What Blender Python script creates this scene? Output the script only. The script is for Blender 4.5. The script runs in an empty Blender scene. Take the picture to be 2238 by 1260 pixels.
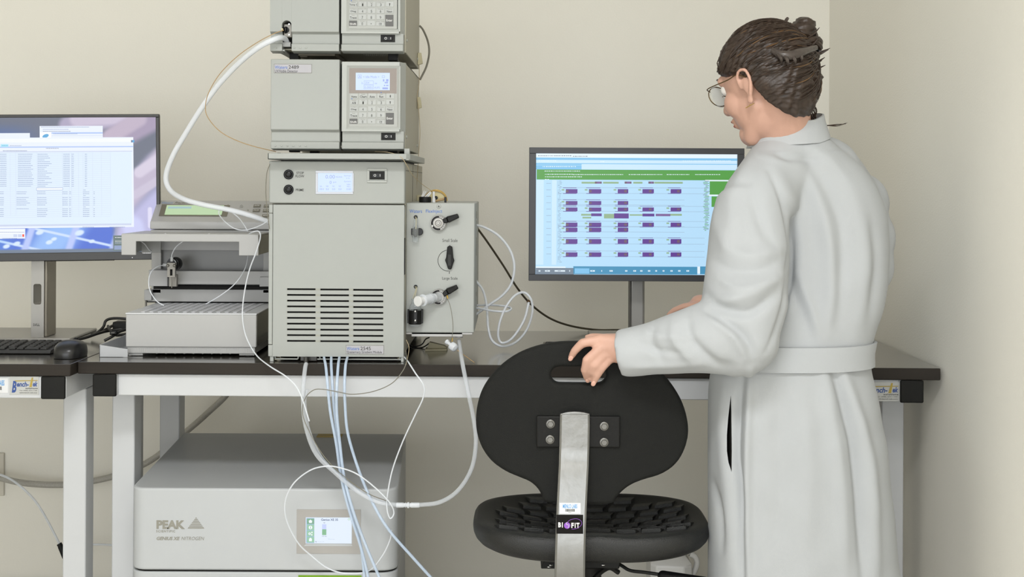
import bpy, bmesh, math, random
import numpy as np
from mathutils import Vector, Matrix

# ------------------------------------------------------------------ camera, light, exposure
SC = bpy.context.scene
COL = SC.collection
W, H = 2238, 1260
F = 2910.0            # focal length in pixels
CX, CY = 1119.0, 405.0  # principal point in the photograph
EYE = 1.31
ROLL = 0.005

cam_d = bpy.data.cameras.new('camera')
cam = bpy.data.objects.new('camera', cam_d)
COL.objects.link(cam)
cam_d.sensor_width = 36
cam_d.lens = F / W * 36
cam_d.shift_y = -(H / 2 - CY) / W
cam_d.clip_start = 0.05
cam.matrix_world = Matrix.Translation((0, 0, EYE)) @ Matrix.Rotation(math.pi / 2, 4, 'X') @ Matrix.Rotation(ROLL, 4, 'Z')
SC.camera = cam

SC.view_settings.view_transform = 'Standard'
SC.view_settings.look = 'None'
SC.view_settings.gamma = 1
SC.view_settings.exposure = 0.0
SC.view_settings.use_curve_mapping = False

world = bpy.data.worlds.new('world')
SC.world = world
world.use_nodes = True
world.node_tree.nodes['Background'].inputs[0].default_value = (0.9, 0.92, 1, 1)
world.node_tree.nodes['Background'].inputs[1].default_value = 0.4

ROOM_X0, ROOM_X1, ROOM_Y0, ROOM_Y1, ROOM_H = -4.2, 0.972, -3.4, 4.087, 2.95
PANELS = [(-0.15, 0.50, 58), (-2.2, 0.45, 6), (-0.25, -1.9, 20), (-2.2, -1.9, 6), (-1.1, 1.9, 2)]  # last panel is an extra, added to brighten the back wall
FILL_PANEL = (-1.3, 1.30, 4.3, 2.2, 88)   # unseen fill panel added behind the camera: centre x, centre z, width, height, power
def area(name, loc, sx, sy, power, col=(.985, .99, 1)):
    l = bpy.data.lights.new(name, 'AREA'); l.shape = 'RECTANGLE'; l.size = sx; l.size_y = sy
    l.energy = power; l.color = col
    o = bpy.data.objects.new(name, l); COL.objects.link(o); o.location = loc
    return o
for i, (x, y, p) in enumerate(PANELS):
    area('panel_lamp', (x, y, ROOM_H - 0.06), 1.15, 0.56, p)

wl = area('window_daylight', (FILL_PANEL[0], ROOM_Y0 + 0.05, FILL_PANEL[1]), FILL_PANEL[2], FILL_PANEL[3], FILL_PANEL[4], (.97, .99, 1))  # soft fill lamp added behind the camera
wl.rotation_euler = (math.radians(90), 0, 0)

# ------------------------------------------------------------------ materials
def lin(c):
    return c / 12.92 if c <= 0.04045 else ((c + 0.055) / 1.055) ** 2.4
def hexc(h):
    h = h.lstrip('#')
    return tuple(lin(int(h[i:i + 2], 16) / 255) for i in (0, 2, 4)) + (1,)
MATS = {}
def mat(name, col, rough=0.5, metal=0.0, var=0.04, vs=12.0, bump=0.0, bs=300.0, coat=0.0, spec=0.5, alpha=1.0, stretch=None, trans=0.0):
    if name in MATS: return MATS[name]
    m = bpy.data.materials.new(name); m.use_nodes = True
    nt = m.node_tree; b = nt.nodes['Principled BSDF']
    c = hexc(col)
    tc = nt.nodes.new('ShaderNodeTexCoord'); mp = nt.nodes.new('ShaderNodeMapping')
    nt.links.new(tc.outputs['Object'], mp.inputs[0])
    if stretch: mp.inputs['Scale'].default_value = stretch
    n = nt.nodes.new('ShaderNodeTexNoise'); n.inputs['Scale'].default_value = vs; n.inputs['Detail'].default_value = 4
    nt.links.new(mp.outputs[0], n.inputs['Vector'])
    mx = nt.nodes.new('ShaderNodeMix'); mx.data_type = 'RGBA'
    mx.inputs[6].default_value = tuple(max(0, x * (1 - var * 2)) for x in c[:3]) + (1,)
    mx.inputs[7].default_value = tuple(min(1, x * (1 + var * 2)) for x in c[:3]) + (1,)
    nt.links.new(n.outputs['Fac'], mx.inputs[0]); nt.links.new(mx.outputs[2], b.inputs['Base Color'])
    b.inputs['Roughness'].default_value = rough; b.inputs['Metallic'].default_value = metal
    b.inputs['Specular IOR Level'].default_value = spec
    b.inputs['Coat Weight'].default_value = coat; b.inputs['Coat Roughness'].default_value = 0.15
    b.inputs['Transmission Weight'].default_value = trans
    b.inputs['Alpha'].default_value = alpha
    if bump:
        n2 = nt.nodes.new('ShaderNodeTexNoise'); n2.inputs['Scale'].default_value = bs; n2.inputs['Detail'].default_value = 3
        nt.links.new(mp.outputs[0], n2.inputs['Vector'])
        bp = nt.nodes.new('ShaderNodeBump'); bp.inputs['Strength'].default_value = bump; bp.inputs['Distance'].default_value = 0.002
        nt.links.new(n2.outputs['Fac'], bp.inputs['Height']); nt.links.new(bp.outputs[0], b.inputs['Normal'])
    MATS[name] = m
    return m
def emit(name, col, s=1.0):
    if name in MATS: return MATS[name]
    m = bpy.data.materials.new(name); m.use_nodes = True
    b = m.node_tree.nodes['Principled BSDF']
    b.inputs['Base Color'].default_value = (0.02, 0.02, 0.02, 1); b.inputs['Roughness'].default_value = 0.4
    b.inputs['Emission Color'].default_value = hexc(col); b.inputs['Emission Strength'].default_value = s
    MATS[name] = m
    return m
def emit_attr(name, s=1.0):
    m = bpy.data.materials.new(name); m.use_nodes = True
    nt = m.node_tree; b = nt.nodes['Principled BSDF']
    a = nt.nodes.new('ShaderNodeAttribute'); a.attribute_name = 'Col'
    b.inputs['Base Color'].default_value = (0.02, 0.02, 0.02, 1); b.inputs['Roughness'].default_value = 0.4
    nt.links.new(a.outputs['Color'], b.inputs['Emission Color']); b.inputs['Emission Strength'].default_value = s
    return m
def clear(name, col, body=0.45, rough=0.15):
    """translucent plastic: part see-through, part milky body"""
    if name in MATS: return MATS[name]
    m = bpy.data.materials.new(name); m.use_nodes = True
    nt = m.node_tree; b = nt.nodes['Principled BSDF']; out = nt.nodes['Material Output']
    b.inputs['Base Color'].default_value = hexc(col); b.inputs['Roughness'].default_value = rough
    t = nt.nodes.new('ShaderNodeBsdfTransparent'); t.inputs[0].default_value = (0.97, 0.98, 1, 1)
    lw = nt.nodes.new('ShaderNodeLayerWeight'); lw.inputs['Blend'].default_value = 0.35
    mr = nt.nodes.new('ShaderNodeMapRange'); mr.inputs['To Min'].default_value = body; mr.inputs['To Max'].default_value = min(1, body + 0.5)
    nt.links.new(lw.outputs['Facing'], mr.inputs['Value'])
    mx = nt.nodes.new('ShaderNodeMixShader')
    nt.links.new(mr.outputs[0], mx.inputs[0]); nt.links.new(t.outputs[0], mx.inputs[1]); nt.links.new(b.outputs[0], mx.inputs[2])
    nt.links.new(mx.outputs[0], out.inputs['Surface'])
    MATS[name] = m
    return m

wallm = mat('wall_paint', 'efece2', 0.75, var=0.012, vs=1.5, bump=0.25, bs=220)
ceilm = mat('ceiling_paint', 'e8e6e0', 0.8)
floorm = mat('vinyl_floor', 'dad6cd', 0.4, var=0.05, vs=6)
slabm = mat('epoxy_black', '302c26', 0.25, coat=1.0, spec=0.8, var=0.12, vs=9, bump=0.04, bs=80, stretch=(.4, 1, 3))
slabe = mat('epoxy_edge', '2a2520', 0.6, spec=0.25, var=0.2, vs=14, stretch=(.3, 1, 4))
whitem = mat('powder_white', 'c3c5c7', 0.4, var=0.01)
capm = mat('black_cap', '131311', 0.6, spec=0.25, var=0.1, bump=0.1)
greym = mat('instrument_grey', 'a1a4a0', 0.45, var=0.012, vs=4, bump=0.05, bs=600)
greyl = mat('instrument_light', 'aeb1ad', 0.45, var=0.012, vs=4, bump=0.05, bs=600)
greyd = mat('instrument_side', 'aca898', 0.5, var=0.02, vs=4)
collm = mat('collector_grey', 'adadac', 0.42, var=0.012, vs=4)
colld = mat('collector_mid', '959695', 0.4, var=0.03, vs=5)
darkgap = mat('gap_black', '0c0b09', 0.8, var=0.1)
innerd = mat('inner_metal', '6a6456', 0.45, metal=0.4, var=0.15, vs=30)
blk = mat('black_plastic', '151514', 0.5, spec=0.25, var=0.08, vs=20, bump=0.05)
blkg = mat('black_gloss', '0d0d0e', 0.3, spec=0.3, var=0.05)
seatm = mat('black_urethane', '161716', 0.42, var=0.12, vs=40, bump=0.5, bs=500)
backm = mat('black_shell', '121311', 0.75, spec=0.3, var=0.08, vs=60, bump=0.45, bs=700)
steel = mat('brushed_steel', '85827c', 0.45, metal=0.6, var=0.06, vs=40, stretch=(1, 1, .1))
alum = mat('silver_plastic', 'a3a19d', 0.38, metal=0.5, var=0.03)
chrome = mat('chrome', 'cfcfcd', 0.16, metal=1.0, var=0.03, bump=0.12, bs=90)
brass = mat('brass_ring', 'c2a25c', 0.35, metal=0.6, var=0.06)
cream = mat('cream_plastic', 'c9c1a0', 0.5, var=0.03)
beige = mat('beige_wire', 'b8a888', 0.5, var=0.05)
brown = mat('peek_brown', 'a98d63', 0.45, var=0.06)
grcab = mat('grey_cable', '777468', 0.5, var=0.06)
dkcab = mat('dark_cable', '4b4433', 0.6, var=0.25, vs=400)
blkcab = mat('black_cable', '171614', 0.4, var=0.1)
hosem = mat('braided_hose', 'aaa79f', 0.4, var=0.12, vs=250, bump=0.4, bs=400)
txt_dark = mat('print_dark', '33332f', 0.6)
txt_blue = mat('print_blue', '3f6fc0', 0.6)
txt_grey = mat('print_grey', '86847a', 0.6)
txt_white = mat('print_white', 'd8d8d6', 0.6)
clearm = clear('clear_tube', 'e6eaee', 0.30)
milky = clear('milky_tube', 'eff3f8', 0.62, 0.3)
bluish = clear('blue_tube', 'd3e4f8', 0.50)
glassm = clear('vial_glass', 'd5dbd8', 0.16, 0.05)
skin = mat('skin', 'c79d8a', 0.5, var=0.07, vs=25, bump=0.12, bs=500)
cloth = mat('white_cotton', 'afb2b4', 0.85, var=0.015, vs=5, bump=0.15, bs=900)
trous = mat('dark_trousers', '17150f', 0.85, var=0.1)
hairm = mat('brown_hair', '33261d', 0.42, var=0.35, vs=60, bump=0.6, bs=120, stretch=(1, 1, .25))
hairl = mat('brown_hair_light', '6a4f32', 0.42, var=0.3, vs=60)
clipm = mat('tortoise_clip', '453d38', 0.25, var=0.3, vs=60)

# ------------------------------------------------------------------ projection helpers (pixel of the photograph + distance -> point)
def UV(px, py):
    u, v = px - CX, py - CY
    return u * math.cos(ROLL) + v * math.sin(ROLL), -u * math.sin(ROLL) + v * math.cos(ROLL)
def P(px, py, D):
    u, v = UV(px, py)
    return Vector((u * D / F, D, EYE - v * D / F))
def XD(px, py, D): return P(px, py, D).x
def ZD(px, py, D): return P(px, py, D).z
def R(x0, y0, x1, y1, D):
    """axis-aligned rectangle at distance D: X0, X1, Z0 (low), Z1 (high)"""
    ym, xm = (y0 + y1) / 2, (x0 + x1) / 2
    return XD(x0, ym, D), XD(x1, ym, D), ZD(xm, y1, D), ZD(xm, y0, D)
class Plane:
    """a real plane in the room: origin o, axes u (right), v (up), n (towards the viewer's side)"""
    def __init__(s, o, u, v):
        s.o = Vector(o); s.u = Vector(u).normalized(); s.v = Vector(v).normalized(); s.n = s.u.cross(s.v).normalized()
    def c(s, px, py, off=0.0):
        u, v = UV(px, py)
        d = Vector((u / F, 1, -v / F)); e = Vector((0, 0, EYE))
        t = (s.o - e).dot(s.n) / d.dot(s.n)
        return e + d * t + s.n * off
    def box2(s, x0, y0, x1, y1):
        ym, xm = (y0 + y1) / 2, (x0 + x1) / 2
        c = s.c(xm, ym)
        w = abs((s.c(x1, ym) - s.c(x0, ym)).dot(s.u)); h = abs((s.c(xm, y1) - s.c(xm, y0)).dot(s.v))
        return c, w, h
    def rect(s, x0, y0, x1, y1, off):
        c, w, h = s.box2(x0, y0, x1, y1)
        return [c + s.u * a * w / 2 + s.v * b * h / 2 + s.n * off for a, b in ((-1, -1), (1, -1), (1, 1), (-1, 1))]
def flat(D): return Plane((0, D, 0), (1, 0, 0), (0, 0, 1))

# ------------------------------------------------------------------ mesh builder
def frame_of(d):
    d = d.normalized(); a = Vector((0, 0, 1)) if abs(d.z) < 0.9 else Vector((1, 0, 0))
    x = d.cross(a).normalized(); return x, d.cross(x).normalized()
def catmull(pts, sub):
    pts = [Vector(p) for p in pts]
    if len(pts) < 3: return pts
    q = [pts[0] * 2 - pts[1]] + pts + [pts[-1] * 2 - pts[-2]]
    out = []
    for i in range(1, len(q) - 2):
        p0, p1, p2, p3 = q[i - 1:i + 3]
        for k in range(sub):
            t = k / sub
            out.append(0.5 * ((2 * p1) + (p2 - p0) * t + (2 * p0 - 5 * p1 + 4 * p2 - p3) * t * t + (3 * p1 - p0 - 3 * p2 + p3) * t ** 3))
    out.append(pts[-1]); return out
class MB:
    def __init__(s): s.v = []; s.f = []; s.m = []
    def add(s, vs, fs, mi=0):
        b = len(s.v); s.v += [tuple(p) for p in vs]; s.f += [tuple(b + i for i in f) for f in fs]; s.m += [mi] * len(fs); return s
    def hexa(s, a, b, mi=0):
        """two quads a (front) and b (back) with matching corners"""
        return s.add(list(a) + list(b), [(0, 1, 2, 3), (7, 6, 5, 4), (0, 4, 5, 1), (1, 5, 6, 2), (2, 6, 7, 3), (3, 7, 4, 0)], mi)
    def box(s, X0, X1, Y0, Y1, Z0, Z1, mi=0):
        q = lambda y: [(X0, y, Z0), (X1, y, Z0), (X1, y, Z1), (X0, y, Z1)]
        return s.hexa(q(Y0), q(Y1), mi)
    def pbox(s, x0, y0, x1, y1, D0, D1, mi=0):
        """a box whose front face fills the pixel rectangle at distance D0, and reaches back to D1"""
        X0, X1, Z0, Z1 = R(x0, y0, x1, y1, D0); return s.box(X0, X1, D0, D1, Z0, Z1, mi)
    def slab(s, pl, x0, y0, x1, y1, o0, o1, mi=0):
        return s.hexa(pl.rect(x0, y0, x1, y1, o1), pl.rect(x0, y0, x1, y1, o0), mi)
    def rect(s, pl, x0, y0, x1, y1, off, mi=0):
        return s.add(pl.rect(x0, y0, x1, y1, off), [(0, 1, 2, 3)], mi)
    def prism(s, pts, vec, mi=0):
        n = len(pts); vec = Vector(vec)
        vs = [Vector(p) for p in pts] + [Vector(p) + vec for p in pts]
        return s.add(vs, [tuple(range(n)), tuple(range(2 * n - 1, n - 1, -1))] + [(i, i + n, (i + 1) % n + n, (i + 1) % n) for i in range(n)], mi)
    def cyl(s, p0, p1, r0, r1=None, n=20, mi=0, caps=True):
        p0, p1 = Vector(p0), Vector(p1); r1 = r0 if r1 is None else r1
        x, y = frame_of(p1 - p0); vs = []
        for p, r in ((p0, r0), (p1, r1)):
            vs += [p + x * math.cos(2 * math.pi * i / n) * r + y * math.sin(2 * math.pi * i / n) * r for i in range(n)]
        fs = [(i, (i + 1) % n, (i + 1) % n + n, i + n) for i in range(n)]
        if caps: fs += [tuple(range(n - 1, -1, -1)), tuple(range(n, 2 * n))]
        return s.add(vs, fs, mi)
    def lathe(s, p0, d, prof, n=24, mi=0):
        p0, d = Vector(p0), Vector(d).normalized(); x, y = frame_of(d); vs = []; fs = []
        for r, h in prof:
            vs += [p0 + d * h + (x * math.cos(2 * math.pi * i / n) + y * math.sin(2 * math.pi * i / n)) * max(r, 1e-5) for i in range(n)]
        for k in range(len(prof) - 1):
            fs += [(k * n + i, k * n + (i + 1) % n, (k + 1) * n + (i + 1) % n, (k + 1) * n + i) for i in range(n)]
        fs += [tuple(range(n - 1, -1, -1)), tuple(range((len(prof) - 1) * n, len(prof) * n))]
        return s.add(vs, fs, mi)
    def tube(s, pts, r, n=8, sub=6, mi=0, rad=None):
        pts = catmull(pts, sub); m = len(pts)
        t = (pts[1] - pts[0]).normalized(); x, _ = frame_of(t); vs = []; fs = []
        for i, p in enumerate(pts):
            t2 = (pts[min(i + 1, m - 1)] - pts[max(i - 1, 0)])
            if t2.length > 1e-9: t = t2.normalized()
            x = (x - t * x.dot(t)).normalized(); y = t.cross(x)
            rr = r if rad is None else np.interp(i / (m - 1), np.linspace(0, 1, len(rad)), rad)
            vs += [p + (x * math.cos(2 * math.pi * k / n) + y * math.sin(2 * math.pi * k / n)) * float(rr) for k in range(n)]
        for i in range(m - 1):
            fs += [(i * n + k, i * n + (k + 1) % n, (i + 1) * n + (k + 1) % n, (i + 1) * n + k) for k in range(n)]
        fs += [tuple(range(n - 1, -1, -1)), tuple(range((m - 1) * n, m * n))]
        return s.add(vs, fs, mi)
    def ball(s, c, r, ax=None, nu=20, nv=12, mi=0):
        c = Vector(c); rx, ry, rz = (r, r, r) if not isinstance(r, tuple) else r
        ax = ax or (Vector((1, 0, 0)), Vector((0, 1, 0)), Vector((0, 0, 1))); vs = []; fs = []
        for j in range(1, nv):
            th = math.pi * j / nv
            for i in range(nu):
                ph = 2 * math.pi * i / nu
                vs.append(c + ax[0] * rx * math.sin(th) * math.cos(ph) + ax[1] * ry * math.sin(th) * math.sin(ph) + ax[2] * rz * math.cos(th))
        a = len(vs); vs += [c + ax[2] * rz, c - ax[2] * rz]
        for j in range(nv - 2):
            fs += [(j * nu + i, (j + 1) * nu + i, (j + 1) * nu + (i + 1) % nu, j * nu + (i + 1) % nu) for i in range(nu)]
        fs += [(a, i, (i + 1) % nu) for i in range(nu)] + [(a + 1, (nv - 2) * nu + (i + 1) % nu, (nv - 2) * nu + i) for i in range(nu)]
        return s.add(vs, fs, mi)
    def capsule(s, p0, p1, r0, r1, n=16):
        p0, p1 = Vector(p0), Vector(p1); d = p1 - p0; L = d.length; d.normalize()
        prof = []
        for k in range(7):
            a = math.pi / 2 * (1 - k / 6); prof.append((r0 * math.cos(a), -r0 * math.sin(a)))
        for k in range(7):
            a = math.pi / 2 * k / 6; prof.append((r1 * math.cos(a), L + r1 * math.sin(a)))
        return s.lathe(p0, d, prof, n)
    def mesh(s, name):
        me = bpy.data.meshes.new(name); me.from_pydata(s.v, [], s.f); me.validate(); return me
    def build(s, name, mats, parent=None, bevel=0.0, smooth=False, seg=2, fix=True):
        me = s.mesh(name)
        mats = mats if isinstance(mats, (list, tuple)) else [mats]
        for m in mats: me.materials.append(m)
        if len(s.m) == len(me.polygons): me.polygons.foreach_set('material_index', s.m)
        if fix:
            bm = bmesh.new(); bm.from_mesh(me); bmesh.ops.recalc_face_normals(bm, faces=bm.faces); bm.to_mesh(me); bm.free()
        if smooth:
            me.polygons.foreach_set('use_smooth', [True] * len(me.polygons))
            me.set_sharp_from_angle(angle=math.radians(40))
        o = bpy.data.objects.new(name, me); COL.objects.link(o)
        if bevel:
            b = o.modifiers.new('bevel', 'BEVEL'); b.width = bevel; b.segments = seg; b.limit_method = 'ANGLE'; b.angle_limit = math.radians(40)
            b.harden_normals = False
            me.polygons.foreach_set('use_smooth', [True] * len(me.polygons)); me.set_sharp_from_angle(angle=math.radians(30))
        if parent: attach(o, parent)
        return o
def attach(o, parent):
    o.parent = parent
    if parent.type == 'EMPTY': o.matrix_parent_inverse = Matrix.Translation(-parent.location)
def tag(o, label, cat, group=None, kind=None):
    o['label'] = label; o['category'] = cat
    if group: o['group'] = group
    if kind: o['kind'] = kind
    return o
def thing(name, loc, label, cat, group=None):
    o = bpy.data.objects.new(name, None); COL.objects.link(o); o.location = loc; o.empty_display_size = 0.05
    return tag(o, label, cat, group)
def struct(o): o['kind'] = 'structure'; return o

_fonts = {}
def glyphs(s, bold=0.0, shear=0.0, spacing=1.0):
    key = (s, bold, shear, spacing)
    if key in _fonts: return _fonts[key]
    cu = bpy.data.curves.new('lettering', 'FONT'); cu.body = s; cu.offset = bold; cu.shear = shear; cu.resolution_u = 3; cu.space_character = spacing
    o = bpy.data.objects.new('lettering', cu); COL.objects.link(o)
    dg = bpy.context.evaluated_depsgraph_get(); me = bpy.data.meshes.new_from_object(o.evaluated_get(dg))
    v = [(p.co.x, p.co.y) for p in me.vertices]; f = [tuple(p.vertices) for p in me.polygons]
    bpy.data.objects.remove(o); bpy.data.curves.remove(cu); bpy.data.meshes.remove(me)
    _fonts[key] = (v, f); return v, f
def text(mb, pl, s, x0, y0, x1, y1, off=0.0004, mi=0, bold=0.0, shear=0.0, spacing=1.0):
    """lettering whose bounding box fills the pixel rectangle on plane pl"""
    v, f = glyphs(s, bold, shear, spacing)
    if not v: return
    a = np.array(v); lo, hi = a.min(0), a.max(0); c, w, h = pl.box2(x0, y0, x1, y1)
    sp = np.maximum(hi - lo, 1e-6)
    mb.add([c + pl.u * ((p[0] - lo[0]) / sp[0] - 0.5) * w + pl.v * ((p[1] - lo[1]) / sp[1] - 0.5) * h + pl.n * off for p in v], f, mi)

def voxel(mb, size, name='tmp', smooth_it=6, lam=0.5):
    """unite everything in mb into one continuous surface"""
    me = mb.mesh(name)
    bm = bmesh.new(); bm.from_mesh(me); bmesh.ops.recalc_face_normals(bm, faces=bm.faces); bm.to_mesh(me); bm.free()
    o = bpy.data.objects.new(name, me); COL.objects.link(o)
    r = o.modifiers.new('r', 'REMESH'); r.mode = 'VOXEL'; r.voxel_size = size; r.use_smooth_shade = True
    dg = bpy.context.evaluated_depsgraph_get(); out = bpy.data.meshes.new_from_object(o.evaluated_get(dg))
    bpy.data.objects.remove(o); bpy.data.meshes.remove(me)
    n = len(out.vertices); co = np.empty(n * 3); out.vertices.foreach_get('co', co); co = co.reshape(-1, 3)
    E = np.empty(len(out.edges) * 2, dtype=np.int64); out.edges.foreach_get('vertices', E); E = E.reshape(-1, 2)
    deg = np.bincount(E.ravel(), minlength=n).astype(float)[:, None]; deg[deg == 0] = 1
    def lap(c):
        acc = np.zeros_like(c)
        for k in range(3):
            acc[:, k] = np.bincount(E[:, 0], c[E[:, 1], k], n) + np.bincount(E[:, 1], c[E[:, 0], k], n)
        return acc / deg - c
    for i in range(smooth_it):
        co = co + lam * lap(co)
        if i % 2 == 1: co = co - lam * 0.5 * lap(co)
    out.vertices.foreach_set('co', co.ravel()); out.update()
    return out, co
def normals_of(me):
    n = np.empty(len(me.vertices) * 3); me.vertices.foreach_get('normal', n); return n.reshape(-1, 3)
def link_mesh(me, name, mats, parent=None, smooth=True):
    me.name = name; me.materials.clear()
    for m in mats: me.materials.append(m)
    if smooth: me.polygons.foreach_set('use_smooth', [True] * len(me.polygons))
    o = bpy.data.objects.new(name, me); COL.objects.link(o)
    if parent: attach(o, parent)
    return o
random.seed(7); rng = np.random.default_rng(7)
Y1 = Vector((0, 1, 0)); Zu = Vector((0, 0, 1))

# ------------------------------------------------------------------ the room
T = 0.12
struct(MB().box(ROOM_X0, ROOM_X1, ROOM_Y0, ROOM_Y1, -T, 0).build('floor', floorm))
struct(MB().box(ROOM_X0, ROOM_X1, ROOM_Y0, ROOM_Y1, ROOM_H, ROOM_H + T).build('ceiling', ceilm))
struct(MB().box(ROOM_X0 - T, ROOM_X1 + T, ROOM_Y1, ROOM_Y1 + T, -T, ROOM_H + T).build('wall_back', wallm))
struct(MB().box(ROOM_X0 - T, ROOM_X1 + T, ROOM_Y0 - T, ROOM_Y0, -T, ROOM_H + T).build('wall_front', wallm))
struct(MB().box(ROOM_X1, ROOM_X1 + T, ROOM_Y0, ROOM_Y1, -T, ROOM_H + T).build('wall_right', wallm))
struct(MB().box(ROOM_X0 - T, ROOM_X0, ROOM_Y0, ROOM_Y1, -T, ROOM_H + T).build('wall_left', wallm))
wx, wz, ww, wh, _p = FILL_PANEL
wf = struct(MB().box(wx - ww / 2, wx + ww / 2, ROOM_Y0, ROOM_Y0 + .02, wz - wh / 2, wz + wh / 2).build('window_1', emit('window_sky', 'e8f1fa', 1.0)))  # glowing sheet added for level light reaching under the bench
fm = MB()
for a in ((wx - ww / 2 - .06, wx + ww / 2 + .06, wz - wh / 2 - .06, wz - wh / 2), (wx - ww / 2 - .06, wx + ww / 2 + .06, wz + wh / 2, wz + wh / 2 + .06), (wx - ww / 2 - .06, wx - ww / 2, wz - wh / 2, wz + wh / 2), (wx + ww / 2, wx + ww / 2 + .06, wz - wh / 2, wz + wh / 2)):
    fm.box(a[0], a[1], ROOM_Y0, ROOM_Y0 + .04, a[2], a[3])
fm.build('window_frame', whitem, wf)  # trim round the added fill panel
struct(MB().box(ROOM_X0, ROOM_X1, ROOM_Y1 - 0.012, ROOM_Y1, 0, 0.1).build('baseboard_back', mat('rubber_base', '4a463f', 0.5), bevel=0.003))
for i, (x, y, p) in enumerate(PANELS):
    t = thing('ceiling_light', (x, y, ROOM_H), ['ceiling light panel overhead between the chair and the camera side', 'ceiling light panel to the left, level with the one over the chair', 'ceiling light panel at the rear of the room by the side wall',
              'ceiling light panel at the rear of the room, furthest from the benches', 'ceiling light panel nearest the back wall, above the instrument tower'][i], 'light', 'ceiling light panels')
    m = MB(); z0, z1 = ROOM_H - 0.05, ROOM_H
    for a in ((x - .62, x + .62, y - .32, y - .29), (x - .62, x + .62, y + .29, y + .32), (x - .62, x - .59, y - .29, y + .29), (x + .59, x + .62, y - .29, y + .29)):
        m.box(a[0], a[1], a[2], a[3], z0, z1)
    m.build('frame', whitem, t)
    MB().box(x - .59, x + .59, y - .29, y + .29, z1 - .04, z1).build('diffuser', whitem, t)

BZ = EYE - 0.405       # bench top height
SL = 0.027             # slab thickness
# ------------------------------------------------------------------ benches
def bench(name, label, fl, fr, bl, br, legs, rail_y, stickers):
    t = thing(name, ((fl[0] + fr[0]) / 2, (fl[1] + bl[1]) / 2, 0), label, 'workbench')
    MB().prism([(fl[0], fl[1], BZ - SL), (fr[0], fr[1], BZ - SL), (br[0], br[1], BZ - SL), (bl[0], bl[1], BZ - SL)], (0, 0, SL)).build('worktop', [slabm, slabe], t, bevel=0.0022)
    wt = t.children[0].data
    for p in wt.polygons: p.material_index = 0 if p.normal.z > .5 else 1
    z1 = BZ - SL; z0 = z1 - 0.05
    for (xa, xb) in legs:
        yf = np.interp((xa + xb) / 2, [fl[0], fr[0]], [fl[1], fr[1]]) + 0.004
        c = MB().box(xa, xb, yf + .004, bl[1] - 0.06, z0, z1).build('side_beam', whitem, t, bevel=0.003)
        MB().box(xa, xb, yf - .006, yf + .003, z0 - .001, z1 - .0005).build('end_cap', capm, c, bevel=0.003)
        MB().box(xa, xb, yf + .145, yf + .205, 0.02, z0).build('leg', whitem, t, bevel=0.003)
        MB().box(xa, xb, yf + .575, yf + .635, 0.02, z0).build('leg', whitem, t, bevel=0.003)
        MB().box(xa, xb, yf + .205, yf + .575, 0.06, 0.11).build('side_rail', whitem, t, bevel=0.003)
        for yy in (.175, .605):
            MB().cyl(((xa + xb) / 2, yf + yy, 0), ((xa + xb) / 2, yf + yy, 0.03), 0.022).build('levelling_foot', capm, t)
    for i in range(len(legs) - 1):
        a, b = legs[i][1], legs[i + 1][0]
        q = [(a, rail_y[0]), (b, rail_y[1])]
        MB().prism([(q[0][0], q[0][1], z0), (q[1][0], q[1][1], z0), (q[1][0], q[1][1] + .045, z0), (q[0][0], q[0][1] + .045, z0)], (0, 0, 0.049)).build('front_rail', whitem, t, bevel=0.002)
        MB().box(a, b, bl[1] - .12, bl[1] - .08, z0, z1).build('back_rail', whitem, t, bevel=0.002)
    return t
XJ = -0.985
cap1 = R(196, 817, 248, 866, 3.0); cap2 = R(1970, 831, 2021, 880, 2.98)
benchR = bench('lab_bench', 'long black-topped white steel bench carrying the instrument tower and right monitor',
               (XJ + .001, 3.022), (0.9635, 2.986), (XJ + .001, 3.70), (0.9635, 3.725), [(cap1[0], cap1[1]), (cap2[0], cap2[1])], (3.032, 2.998), None)
cap3 = R(86, 820, 139, 868, 2.97)
benchL = bench('lab_bench', 'black-topped white steel bench at the left holding keyboard and wide monitor',
               (-2.75, 2.965), (XJ - .001, 2.98), (-2.75, 3.69), (XJ - .001, 3.70), [(-2.65, -2.598), (cap3[0], cap3[1])], (2.977, 2.985), None)

def maker_sticker(parent, x0, y0, x1, y1, D, labs=None):
    pl = flat(D)
    s = MB().slab(pl, x0, y0, x1, y1, 0, 0.0006).build('maker_sticker', mat('sticker_silver', 'b5b6b3', 0.4), parent, bevel=0.0003)
    w, h = (x1 - x0), (y1 - y0)
    fx = lambda a: x0 + a * w
    fy = lambda a: y0 + a * h
    m = MB()
    text(m, pl, 'B', fx(.08), fy(.24), fx(.24), fy(.88), .001, bold=.04, shear=.25)
    text(m, pl, 'ench-', fx(.25), fy(.28), fx(.66), fy(.56), .001, bold=.03, shear=.25)
    text(m, pl, 'ek', fx(.80), fy(.26), fx(.96), fy(.55), .001, bold=.03, shear=.25)
    m.build('lettering', mat('sticker_blue', '2b4a8c', .5), s)
    m = MB(); text(m, pl, 'solutions', fx(.55), fy(.60), fx(.96), fy(.69), .001, bold=.03, spacing=1.2)
    text(m, pl, 'Tel: (408) 653-1100', fx(.34), fy(.74), fx(.94), fy(.81), .001)
    text(m, pl, 'www.bench-tek.com', fx(.34), fy(.85), fx(.94), fy(.92), .001)
    m.build('lettering', txt_dark, s)
    m = MB(); m.prism([pl.c(fx(a), fy(b), .001) for a, b in ((.18, .22), (.96, .20), (.96, .235), (.20, .27))], (0, -.0003, 0))
    m.prism([pl.c(fx(a), fy(b), .0012) for a, b in ((.76, .06), (.81, .06), (.76, .58), (.68, .58))], (0, -.0003, 0))
    m.build('emblem', mat('sticker_gold', 'a8923c', .5), s)
    return s
maker_sticker(benchL, 21, 822, 85, 862, 2.9845)
maker_sticker(benchR, 1888, 834, 1966, 876, 2.997)
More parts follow.
